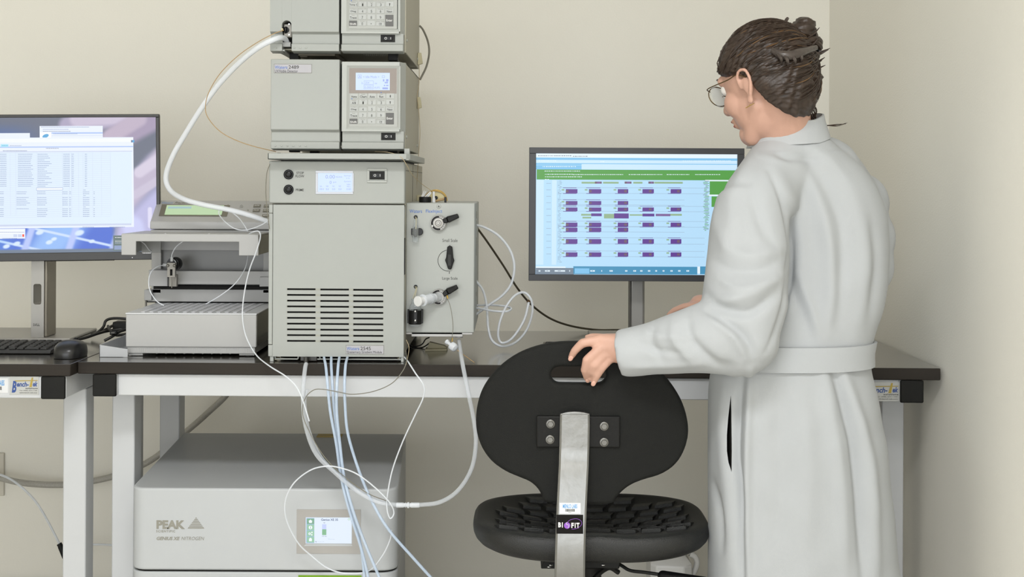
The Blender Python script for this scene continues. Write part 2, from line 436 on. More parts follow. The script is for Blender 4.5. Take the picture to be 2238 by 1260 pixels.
def labs_sticker(parent, pl, x0, y0, x1, y1):
    s = MB().slab(pl, x0, y0, x1, y1, 0, .0006).build('inventory_sticker', mat('sticker_white', 'd9dadb', .45), parent, bevel=0.0003)
    w, h = x1 - x0, y1 - y0
    m = MB(); text(m, pl, 'MENLO LABS', x0 + .15 * w, y0 + .12 * h, x0 + .84 * w, y0 + .5 * h, .001, bold=.02)
    m.build('lettering', mat('print_sky', '5f9fd6', .5), s)
    m = MB(); a = x0 + .27 * w
    rr = random.Random(3)
    while a < x0 + .72 * w:
        b = w * rr.choice([.012, .02, .03]); m.rect(pl, a, y0 + .56 * h, a + b, y0 + .80 * h, .001); a += b + w * rr.choice([.012, .02])
    text(m, pl, '00342', x0 + .42 * w, y0 + .85 * h, x0 + .56 * w, y0 + .91 * h, .001)
    m.build('barcode', txt_dark, s)
labs_sticker(benchL, flat(2.9845), -32, 826, 18, 858)

# ------------------------------------------------------------------ monitors
def screen_grid(pl, w, h, c, fn, nu, nv, off, parent, name='screen', s=1.0):
    """flat display whose picture is a colour per vertex; c centre, w x h metres; fn(a,b) a right 0..1, b down 0..1 -> sRGB arrays"""
    a, b = np.meshgrid(np.linspace(0, 1, nu), np.linspace(0, 1, nv))
    pts = [c + pl.u * (x - .5) * w + pl.v * (.5 - y) * h + pl.n * off for x, y in zip(a.ravel(), b.ravel())]
    fs = [(j * nu + i, (j + 1) * nu + i, (j + 1) * nu + i + 1, j * nu + i + 1) for j in range(nv - 1) for i in range(nu - 1)]
    me = bpy.data.meshes.new(name); me.from_pydata([tuple(p) for p in pts], [], fs)
    rgb = np.clip(fn(a, b), 0, 1); rgb = np.where(rgb <= .04045, rgb / 12.92, ((rgb + .055) / 1.055) ** 2.4)
    ca = me.color_attributes.new('Col', 'FLOAT_COLOR', 'POINT')
    ca.data.foreach_set('color', np.concatenate([rgb, np.ones(rgb.shape[:2] + (1,))], 2).astype(np.float32).ravel())
    me.materials.append(emit_attr(name + '_glow', s))
    o = bpy.data.objects.new(name, me); COL.objects.link(o); attach(o, parent); return o
def hx(s): return np.array([int(s[i:i + 2], 16) / 255 for i in (0, 2, 4)])

# right monitor
def right_monitor():
    D = 3.40; pl = flat(D)
    base_c = P(1391, 740, 3.56)
    t = thing('computer_monitor', (base_c.x, 3.56, BZ), 'black-framed monitor showing a purple and green schedule grid, beside the person in white', 'monitor')
    X0, X1, Z0, Z1 = R(1156, 323, 1626, 614, D); sx0, sx1, sz0, sz1 = R(1171, 336, 1611, 600, D)
    m = MB()
    m.box(X0, X1, D - .004, D + .012, sz1, Z1); m.box(X0, X1, D - .004, D + .012, Z0, sz0)
    m.box(X0, sx0, D - .004, D + .012, sz0, sz1); m.box(sx1, X1, D - .004, D + .012, sz0, sz1)
    m.build('bezel', mat('bezel_grey', '3d3e42', .4), t, bevel=.001)
    MB().hexa([(X0, D + .012, Z0), (X1, D + .012, Z0), (X1, D + .012, Z1), (X0, D + .012, Z1)],
              [(X0 + .05, D + .05, Z0 + .04), (X1 - .05, D + .05, Z0 + .04), (X1 - .05, D + .05, Z1 - .04), (X0 + .05, D + .05, Z1 - .04)]).build('back_shell', blk, t, bevel=.004)
    scr = MB(); p2 = flat(D + .003)
    cols = ['b4dcf8', 'c9e6fb', '7cc0ea', '4d9a3e', '5a2e8c', '6f7f90', 'e4f2fb', '3f8fb8', '6d5566', '8fb08a', '9ab6cf', '4a5560', '7a5a94', '5aa04a']
    ms = [emit('screen_%s' % c, c, 1.0) for c in cols]
    A = lambda i, x0, y0, x1, y1, o=1: scr.rect(p2, x0, y0, x1, y1, .0004 * o, i)
    A(0, 1171, 336, 1611, 600, 0)
    A(6, 1171, 336, 1611, 345); A(2, 1171, 345, 1611, 350); A(1, 1171, 350, 1611, 357, 2); A(2, 1171, 357, 1611, 361); A(1, 1271, 359, 1611, 370, 2); A(2, 1171, 361, 1271, 370)
    A(3, 1173, 371, 1611, 393); A(1, 1171, 393, 1216, 578); A(0, 1188, 393, 1206, 578, 2)
    for gx0, gy0, gy1 in ((1551, 396, 425), (1555, 429, 452)): A(3, gx0, gy0, 1611, gy1, 2)
    A(6, 1541, 393, 1611, 396, 2); A(6, 1548, 425, 1611, 428, 3)
    A(7, 1253, 582, 1524, 599); A(5, 1171, 585, 1254, 599); A(6, 1171, 582, 1236, 585, 2); A(6, 1524, 582, 1530, 597, 2); A(2, 1256, 586, 1288, 597, 2); A(7, 1530, 582, 1611, 599)
    rr = random.Random(5)
    rows = {409: (422, 5), 435: (447, 3), 449: (461, 5), 482: (495, 5), 493: (506, 3), 518: (532, 5), 547: (560, 5)}
    colx = [(1236.5, 1262), (1287, 1314), (1350, 1373), (1404, 1429), (1465.5, 1489)]
    for y0, (y1, n) in rows.items():
        yb = y0 + 5
        lx = 1540 if n == 5 else 1496
        for yy in (yb - 1.2 - 3, y1 + .2):
            A(10, 1219, yy, lx, yy + .8, 2)
            for x0, x1 in colx[:n]: A(4, x0 - 6, yy, x1 - 2, yy + 1.0, 3)
        for k in range(n):
            x0, x1 = colx[k]
            A(4, x0, yb - 1, x1, y1, 3); A(8, x0 + (0 if k < 2 else 14), yb + 1, x0 + (6 if k < 2 else 20), y1 - 2, 4)
            A(9, x0 - 9, yb - 1, x0 - 3, yb + 2, 3)
    for x0, x1 in ((1271, 1302), (1318, 1352), (1384, 1404), (1430, 1492)): A(9, x0, 397, x1, 401, 3)
    for x0, x1 in ((1300, 1315), (1365, 1380), (1417, 1429)): A(8, x0, 396.5, x1, 401, 4); A(12, x0 + 5, 397, x1 - 3, 401, 5)
    A(9, 1270, 467, 1292, 471, 3); A(4, 1292, 466, 1315, 472, 4); A(9, 1320, 467, 1342, 477, 3); A(4, 1342, 466, 1374, 477, 4); A(9, 1376, 468, 1404, 471, 3)
    A(4, 1404, 466.5, 1430, 472.5, 4); A(12, 1433, 467, 1465, 472, 3); A(9, 1465, 467, 1490, 471, 3); A(9, 1273, 473.5, 1292, 477, 4)
    for k in range(10): A(10, 1219, 395 + k * 18.3, 1219.8, 408 + k * 18.3, 2)
    for k in range(58):  # little marks of unreadable text
        y = 395 + k * 3.1; x = 1220 + rr.random() * 3; A(5, x, y, x + rr.uniform(2, 6), y + .7, 3)
    for k in range(44):
        y = 395 + k * 2.5; A(13 if k % 3 else 5, 1536 + rr.random() * 6, y, 1543 + rr.random() * 8, y + 1.1, 4)
    for k in range(12): y = 400 + k * 14; A(10, 1194, y, 1204, y + 1.2, 3)
    for i, (a, b, y) in enumerate(((1176, 1250, 339.5), (1252, 1281, 340.5), (1177, 1217, 350.5), (1186, 1260, 363), (1492, 1597, 350.5), (1312, 1320, 352))):
        x = a
        while x < b: w = rr.uniform(1.5, 4); A(5 if i in (0, 1) else 6, x, y, x + w, y + 1.6, 4); x += w + rr.uniform(.8, 2)
    for a, b, y in ((1190, 1268, 373), (1191, 1252, 380), (1252, 1360, 380.5), (1374, 1446, 380.5), (1457, 1506, 380.5), (1519, 1570, 380.5), (1191, 1272, 385.5), (1191, 1197, 391)):
        x = a
        while x < b: w = rr.uniform(1.5, 4.5); A(6, x, y, x + w, y + 1.4, 4); x += w + rr.uniform(.8, 1.8)
    for x, w in ((1177, 4), (1191, 11), (1212, 23), (1244, 2), (1290, 10), (1314, 2), (1332, 7), (1366, 5), (1384, 6), (1399, 5), (1416, 5), (1432, 4), (1448, 4), (1465, 5), (1482, 5), (1500, 6)):
        A(6, x, 590, x + w, 593, 4); A(7 if x > 1256 else 5, x + w * .3, 591, x + w * .6, 592, 5)
    scr.build('screen', ms, t, fix=False)
    c = P(1391, 600, 3.0)
    xa, xb = XD(1377, 680, 3.5), XD(1409, 680, 3.5)
    MB().box(xa, xb, 3.50, 3.535, BZ + .01, Z0 + .12).build('stand', alum, t, bevel=.006, seg=3)
    MB().box(xa - .0015, xa + .002, 3.497, 3.54, BZ + .01, Z0 + .12).build('stand_edge', mat('stand_dark', '55534e', .4, .5), t)
    MB().box(xa - .03, xb + .03, 3.45, 3.50, Z0 + .10, Z0 + .2).build('pivot', blk, t, bevel=.004)
    b0, b1 = P(1281, 729, 3.66), P(1500, 729, 3.66)
    MB().box(b0.x + .004, b1.x, 3.44, 3.655, BZ, BZ + .009).build('foot_plate', alum, t, bevel=.002)
right_monitor()

# left monitor, turned and slightly tilted
def left_monitor():
    yaw, rl = math.radians(5.5), math.radians(-0.75)
    Mx = Matrix.Rotation(yaw, 3, 'Z') @ Matrix.Rotation(rl, 3, 'Y')
    u, v = Mx @ Vector((1, 0, 0)), Mx @ Vector((0, 0, 1))
    c = P(86, 410, 3.40); pl = Plane(c, u, v); n = pl.n
    t = thing('computer_monitor', (c.x, c.y + .1, BZ), 'wide monitor on silver stand with a data table window over a keyboard wallpaper', 'monitor')
    Wm, Hm = .603, .374; w2, h2 = Wm / 2, Hm / 2
    def bx(m, x0, x1, z0, z1, o0, o1, mi=0):
        q = lambda o: [c + u * a + v * b + n * o for a, b in ((x0, z0), (x1, z0), (x1, z1), (x0, z1))]
        return m.hexa(q(o1), q(o0), mi)
    sx, sz1, sz0 = w2 - .009, h2 - .008, -h2 + .021
    m = MB(); bx(m, -w2, w2, sz1, h2, -.012, .002); bx(m, -w2, w2, -h2, sz0, -.012, .002); bx(m, -w2, -sx, sz0, sz1, -.012, .002); bx(m, sx, w2, sz0, sz1, -.012, .002)
    m.build('bezel', mat('bezel_dark', '2c2b2a', .35), t, bevel=.0015)
    m = MB(); bx(m, -w2 + .001, w2 - .001, -h2 + .001, h2 - .001, -.022, -.012)
    q = lambda a, o: [c + u * x + v * y + n * o for x, y in ((-w2 + a, -h2 + a), (w2 - a, -h2 + a), (w2 - a, h2 - a), (-w2 + a, h2 - a))]
    m.hexa(q(.03, -.022), q(.09, -.05)); m.build('back_shell', blk, t, bevel=.003)
    m = MB()
    for k in range(42):
        x = .01 + k * .0042; bx(m, x, x + .0022, -h2 - .0012, -h2 + .0005, -.008, .0005)
    m.build('speaker_grille', blk, t)
    led = MB(); cc = c + u * (sx * .79) + v * (-h2 + .006) + n * .002; led.cyl(cc, cc + n * .0006, .0009); led.build('power_light', emit('led_white', 'ffffff', 1.5), t)
    # wallpaper: a blurred hand above a blue keyboard
    def fn(a, b):
        px = -160 + a * 496 + 0 * b; py = 258 + b * 298
        sm = lambda x, e0, e1: np.clip((x - e0) / (e1 - e0), 0, 1) ** 2 * (3 - 2 * np.clip((x - e0) / (e1 - e0), 0, 1))
        base = hx('5f6578') + 0 * a[..., None]
        mixc = lambda c0, c1, k: c0 * (1 - k[..., None]) + c1 * k[..., None]
        img = mixc(base, hx('3f5f9f') + 0 * base, sm(py, 262, 300) * (1 - sm(px, 10, 120)) * .8)
        def band(x0, y0, x1, y1, r, col, img, soft=.5):
            dx, dy = x1 - x0, y1 - y0; L = math.hypot(dx, dy)
            tt = np.clip(((px - x0) * dx + (py - y0) * dy) / L / L, 0, 1); d = np.hypot(px - x0 - tt * dx, py - y0 - tt * dy)
            k = 1 - sm(d, r * (1 - soft), r)
            return mixc(img, hx(col) + 0 * img, k)
        for x0, y0, x1, y1, r, col in ((150, 275, 250, 262, 26, 'a59cb8'), (170, 262, 300, 255, 22, 'c4b9cf'), (225, 320, 330, 262, 34, '9d8fab'), (240, 300, 300, 262, 22, 'b8a9be'),
                                       (265, 470, 345, 375, 52, '8f8fb2'), (270, 440, 350, 350, 34, 'b9aec6'), (280, 520, 350, 450, 44, 'b6b4dc'), (300, 380, 350, 345, 16, 'cfc6da'),
                                       (285, 500, 300, 560, 30, 'c6c9f0'), (290, 430, 345, 395, 12, 'c3bad0'), (322, 500, 322, 462, 6, 'd9d6ee')):
            img = band(x0, y0, x1, y1, r, col, img)
        kb = sm(py, 492, 503) * (1 - sm(px, 238, 252))
        u2, v2 = (px * .94 + py * .32), (py * .9 - px * .22)
        cell = np.abs(np.sin(u2 * .036 + 1.2)); row = np.abs(np.sin(v2 * .078 + .6))
        key = hx('3f66cf') + 0 * img
        key = mixc(key, hx('8fb7f2') + 0 * img, sm(np.sin(px * .03 + py * .02), -.6, .9))
        key = mixc(key, hx('c9dbfa') + 0 * img, 1 - sm(row, .08, .30)); key = mixc(key, hx('b3c2f4') + 0 * img, 1 - sm(cell, .12, .38))
        key = mixc(key, hx('5fb0ea') + 0 * img, (1 - sm(px, -60, 60)) * .55)
        for gx, gy, r in ((88, 511, 7), (172, 513, 8), (108, 533, 6), (198, 532, 5), (18, 541, 6), (40, 535, 6), (118, 526, 5)):
            key = mixc(key, hx('d3e4fb') + 0 * img, 1 - sm(np.hypot((px - gx) / 1.6, py - gy + (px - gx) * .2), r * .5, r))
        img = mixc(img, key, kb)
        img = mixc(img, hx('64748a') + 0 * img, sm(py, 547.5, 549.5))
        return img
    cw = c + v * (sz0 + sz1) / 2
    screen_grid(pl, 2 * sx, sz1 - sz0, cw, fn, 330, 200, .0005, t)
    # windows on the desktop
    ui = MB(); cols = ['e4ebf9', 'd9e8f8', 'a9c1f0', 'c6d0e8', '8798bd', 'eef2fb', '4fa3d6', 'f0471f', '5c6f6e', 'a9e0f2', 'ffffff', '5a6890']
    ms = [emit('window_%s' % k, k, 1.0) for k in cols]
    # the picture is tilted with the monitor: correct pixel rows along x
    sl = lambda x, y: y - (x - 170) * -0.0
    A = lambda i, x0, y0, x1, y1, o=1: ui.rect(pl, x0, y0, x1, y1, .0008 + .0004 * o, i)
    A(0, 87, 275, 225, 303); A(2, 113, 289, 225, 292, 2); A(3, 113, 296, 225, 296.8, 2); A(10, 88, 289, 112, 303, 2)
    ring = [pl.c(100 + 7 * math.cos(k / 16 * 6.283), 297 - 4.5 * math.sin(k / 16 * 6.283 + .4), .0018) for k in range(16)]
    ui.add(ring, [tuple(range(16))], 6)
    A(0, -150, 291, 66, 303)
    A(0, -150, 300.5, 294, 498, 3); A(5, -150, 303, 293, 311, 4); A(9, 2, 315, 19, 321, 5); A(2, -150, 320, 293, 322.5, 4); A(3, -150, 330.5, 291, 332.5, 4)
    A(1, -150, 333, 290, 490, 4); A(3, -150, 490, 289, 494, 4)
    A(6, 288, 306, 294, 311, 6); A(11, 287, 306, 290, 311, 7)
    rr = random.Random(9)
    for k in range(35):
        y = 335 + k * 4.1; A(3, -150, y, 243, y + .35, 5)
    for x in (23, 35, 82, 137, 152, 157, 172, 182, 203, 222, 242): A(3, x, 333, x + .4, 470, 5)
    def words(x, x2, y, ci=4, o=6):
        while x < x2: w = rr.uniform(1.5, 4); A(ci, x, y, min(x + w, x2), y + 1.0, o); x += w + .5
    for k in range(34):
        y = 336.5 + k * 4.1
        if k == 18:
            continue
        if k < 18: cl = [(-12, 15), (40, 40 + rr.uniform(25, 40)), (83, 83 + rr.uniform(14, 34)), (139, 153), (157, 162), (186, 191)]
        elif k < 20 or k in (22, 28): cl = [(183, 188)]
        else: cl = [(0, 9), (82, 82 + rr.uniform(18, 24)), (137, 149), (152, 156), (182, 196), (205, 208)]
        if k in (20, 21, 23, 24, 25, 26, 27, 29): cl.append((37, 37 + rr.uniform(20, 30)))
        for a, b in cl: words(a, b, y)
    A(4, 80, 410, 138, 415.5, 5); A(5, 80.7, 410.7, 137.3, 414.8, 6)
    words(101, 129, 323.5, 11); words(7, 60, 329, 11); words(181, 206, 495, 4); words(240, 274, 495, 4); words(90, 195, 277, 4, 3); words(94, 150, 282, 4, 3); words(94, 155, 286.5, 11, 3); words(22, 48, 317.5, 4)
    words(117, 170, 291.8, 4, 3); words(5, 19, 317.5, 6)
    A(0, -150, 500, 56, 522, 2); A(5, -150, 503, 55, 511, 3); words(-30, 54, 506.5); A(3, 30, 511.5, 38, 517.5, 5); A(3, 40, 511.5, 48, 517.5, 5); A(7, 49.5, 511.5, 53.5, 517, 6); words(6, 38, 520)
    A(8, 248, 514, 290, 547, 2); words(252, 256, 518, 10, 5); words(257, 270, 518, 10, 5); words(252, 268, 526, 10, 5); words(252, 266, 530, 3, 5); A(4, 250, 536, 280, 545, 3)
    words(312, 330, 552, 10, 5); A(7, 313, 550.5, 315, 552, 6)
    ui.build('desktop_windows', ms, t, fix=False)
    # stand with oblong opening
    D0 = 3.44; xa, xb = XD(68, 650, D0), XD(96, 650, D0); xc = XD(105, 650, 3.50)
    ztop, zh1, zh0 = c.z - .10, ZD(80, 620, D0), ZD(80, 665, D0)
    st = MB(); x0h, x1h = XD(73, 640, D0), XD(90.5, 640, D0)
    # front outline with rounded slot built as a ring of quads around the slot plus plates above and below
    def slot(nn=8):
        r = (x1h - x0h) / 2 * .55; pts = []
        for (cx, cz, a0) in ((x1h - r, zh1 - r, 0), (x0h + r, zh1 - r, 90), (x0h + r, zh0 + r, 180), (x1h - r, zh0 + r, 270)):
            for k in range(nn): a = math.radians(a0 + 90 * k / (nn - 1)); pts.append((cx + r * math.cos(a), cz + r * math.sin(a)))
        return pts
    sp = slot(); outer = []
    cxs, czs = (x0h + x1h) / 2, (zh0 + zh1) / 2
    zt, zb = zh1 + .012, zh0 - .012
    for x, z in sp:
        dx, dz = x - cxs, z - czs
        k = min(((xb - cxs) if dx > 0 else (cxs - xa)) / max(abs(dx), 1e-9), ((zt - czs) if dz > 0 else (czs - zb)) / max(abs(dz), 1e-9))
        outer.append((cxs + dx * k, czs + dz * k))
    outer += []
    NN = len(sp)
    # corners
    Dk = 3.50
    for yy in (D0, Dk):
        vs = [(x, yy, z) for x, z in sp] + [(x, yy, z) for x, z in outer]
        st.add(vs, [(i, (i + 1) % NN, (i + 1) % NN + NN, i + NN) for i in range(NN)])
    for cx_, cz_, ia in ((xb, zt, NN // 8), (xa, zt, 3 * NN // 8), (xa, zb, 5 * NN // 8), (xb, zb, 7 * NN // 8)):
        for yy in (D0, Dk):
            for i in range(NN):
                a, b = outer[i], outer[(i + 1) % NN]
                if (abs(a[0] - cx_) < 1e-6 and abs(b[1] - cz_) < 1e-6) or (abs(a[1] - cz_) < 1e-6 and abs(b[0] - cx_) < 1e-6):
                    st.add([(a[0], yy, a[1]), (b[0], yy, b[1]), (cx_, yy, cz_)], [(0, 1, 2)])
    st.add([(x, D0, z) for x, z in sp] + [(x, Dk, z) for x, z in sp], [(i, (i + 1) % NN, (i + 1) % NN + NN, i + NN) for i in range(NN)])
    xs2 = xb
    for za, zb2 in ((BZ + .007, zb), (zt, ztop)): st.box(xa, xb, D0, Dk, za, zb2)
    st.add([(xa, D0, zb), (xa, D0, zt), (xa, Dk, zt), (xa, Dk, zb), (xs2, D0, zb), (xs2, D0, zt), (xs2, Dk, zt), (xs2, Dk, zb)], [(0, 1, 2, 3), (7, 6, 5, 4)])
    stand = st.build('stand', alum, t, smooth=True)
    MB().box(xb - .001, xb + .0075, D0 + .004, Dk + .012, BZ + .007, ztop).build('stand_edge', mat('stand_taupe', '8d877b', .4, .4), t, bevel=.003)
    m = MB(); text(m, flat(D0), 'D', 73, 706.5, 76, 712, bold=.02); text(m, flat(D0), 'LL', 80.5, 706.5, 87, 712, bold=.02)
    text(m, flat(D0), 'E', 76.8, 706.8, 80, 711.6, bold=.02, shear=.3); m.build('lettering', txt_dark, stand)
    a = [P(-90, 743, 3.42), P(153, 743, 3.42), P(212, 722, 3.67), P(-60, 722, 3.67)]
    MB().prism([(p.x, p.y, BZ) for p in a], (0, 0, .007)).build('foot_plate', alum, t, bevel=.002)
    MB().box(xa - .02, xb + .02, 3.44, 3.50, c.z - .12, c.z + .03).build('pivot', blk, t, bevel=.004)
left_monitor()

# ------------------------------------------------------------------ keyboard and mouse
def keyboard():
    xr, xl = -1.090, -1.535; D0, D1 = 3.15, 3.275; z0, z1 = BZ + .010, BZ + .019
    t = thing('keyboard', ((xl + xr) / 2, 3.2, BZ), 'flat black computer keyboard in front of the wide monitor', 'keyboard')
    MB().hexa([(xl, D0, BZ + .001), (xr, D0, BZ + .001), (xr + .002, D0, z0), (xl, D0, z0)], [(xl, D1, BZ + .003), (xr, D1, BZ + .003), (xr, D1, z1), (xl, D1, z1)]).build('case', mat('keyboard_case', '1d1c1b', .4), t, bevel=.0015)
    first = None; sl = (z1 - z0) / (D1 - D0)
    km = mat('key_black', '161616', .45)
    me = None
    rows = 6
    for r in range(rows):
        y = D0 + .012 + r * .0182
        x = xr - .010
        k = 0
        while x > xl + .02:
            if k in (4, 8): x -= .006
            w = .0165
            if r == 0 and k == 1: w = .034
            if me is None or abs(w - .0165) > 1e-6:
                m = MB(); h = .0045
                m.hexa([(-w / 2, -.0078, 0), (w / 2, -.0078, 0), (w / 2, .0078, 0), (-w / 2, .0078, 0)], [(-w / 2 + .0015, -.0065, h), (w / 2 - .0015, -.0065, h), (w / 2 - .0015, .0067, h), (-w / 2 + .0015, .0067, h)])
                o = m.build('key', km, None, bevel=.0006)
                if me is None and abs(w - .0165) < 1e-6: me = o.data
            else:
                o = bpy.data.objects.new('key', me); COL.objects.link(o); b = o.modifiers.new('bevel', 'BEVEL'); b.width = .0006; b.limit_method = 'ANGLE'
            attach(o, t); o.location = (x - w / 2, y, z0 + (y - D0) * sl)
            x -= w + .0025; k += 1
keyboard()
def mouse():
    c = P(157, 780, 3.12); X = c.x; t = thing('computer_mouse', (X, 3.11, BZ), 'black cordless mouse at the edge of the left bench', 'mouse')
    m = MB(); n = 28
    prof = [(1.0, 0.0), (1.02, .010), (1.0, .020), (.93, .028), (.75, .034), (.45, .0375), (.15, .039)]
    def ring(s, h, kx=.0325, ky=.052):
        out = []
        for i in range(n):
            a = 2 * math.pi * i / n; ca, sa = math.cos(a), math.sin(a)
            x = math.copysign(abs(ca) ** .75, ca) * kx * s; y = math.copysign(abs(sa) ** .75, sa) * ky * s
            out.append((X + x, 3.112 + y, BZ + .001 + h * (1 - .18 * (y / ky) ** 2)))
        return out
    vs = []; fs = []
    for s, h in prof: vs += ring(s, h)
    for k in range(len(prof) - 1): fs += [(k * n + i, k * n + (i + 1) % n, (k + 1) * n + (i + 1) % n, (k + 1) * n + i) for i in range(n)]
    fs += [tuple(range(n - 1, -1, -1)), tuple(range((len(prof) - 1) * n, len(prof) * n))]
    m.add(vs, fs); m.build('shell', mat('mouse_black', '1a1a1b', .28), t, smooth=True)
    w = MB(); w.cyl((X - .003, 3.15, BZ + .0345), (X + .003, 3.15, BZ + .0345), .006); w.build('scroll_wheel', blk, t, smooth=True)
    s = MB(); s.tube([(X, 3.165, BZ + .034), (X, 3.13, BZ + .0395)], .0006); s.build('button_seam', darkgap, t)
mouse()

# ------------------------------------------------------------------ instrument tower
def plate_holes(mb, X0, X1, Z0, Z1, Ya, Yb, holes, mi=0):
    """upright plate between Ya (front) and Yb with rectangular openings (x0,x1,z0,z1)"""
    xs = sorted({X0, X1} | {h[0] for h in holes} | {h[1] for h in holes}); zs = sorted({Z0, Z1} | {h[2] for h in holes} | {h[3] for h in holes})
    def inh(x, z): return any(h[0] < x < h[1] and h[2] < z < h[3] for h in holes)
    for i in range(len(xs) - 1):
        for j in range(len(zs) - 1):
            if not inh((xs[i] + xs[i + 1]) / 2, (zs[j] + zs[j + 1]) / 2):
                for y in (Ya, Yb): mb.add([(xs[i], y, zs[j]), (xs[i + 1], y, zs[j]), (xs[i + 1], y, zs[j + 1]), (xs[i], y, zs[j + 1])], [(0, 1, 2, 3)], mi)
    for h in list(holes) + [(X0, X1, Z0, Z1)]:
        a = [(h[0], h[2]), (h[1], h[2]), (h[1], h[3]), (h[0], h[3])]
        for k in range(4):
            p, q = a[k], a[(k + 1) % 4]
            mb.add([(p[0], Ya, p[1]), (q[0], Ya, q[1]), (q[0], Yb, q[1]), (p[0], Yb, p[1])], [(0, 1, 2, 3)], mi)

def rocker(parent, pl, x0, y0, x1, y1):
    s = MB().slab(pl, x0, y0, x1, y1, -.004, .0012).build('power_switch', blk, parent, bevel=.0006)
    w, h = x1 - x0, y1 - y0
    MB().slab(pl, x0 + .16 * w, y0 + .22 * h, x1 - .18 * w, y1 - .2 * h, .0012, .0028).build('rocker', blkg, s, bevel=.001)
    m = MB(); c = pl.c(x0 + .36 * w, (y0 + y1) / 2, .003)
    n = 16; r0, r1 = .0019, .0028
    vs = [c + pl.u * math.cos(2 * math.pi * i / n) * r + pl.v * math.sin(2 * math.pi * i / n) * r for r in (r0, r1) for i in range(n)]
    m.add(vs, [(i, (i + 1) % n, (i + 1) % n + n, i + n) for i in range(n)])
    m.rect(pl, x0 + .69 * w, y0 + .36 * h, x0 + .72 * w, y0 + .64 * h, .003); m.build('marks', txt_white, s, fix=False)

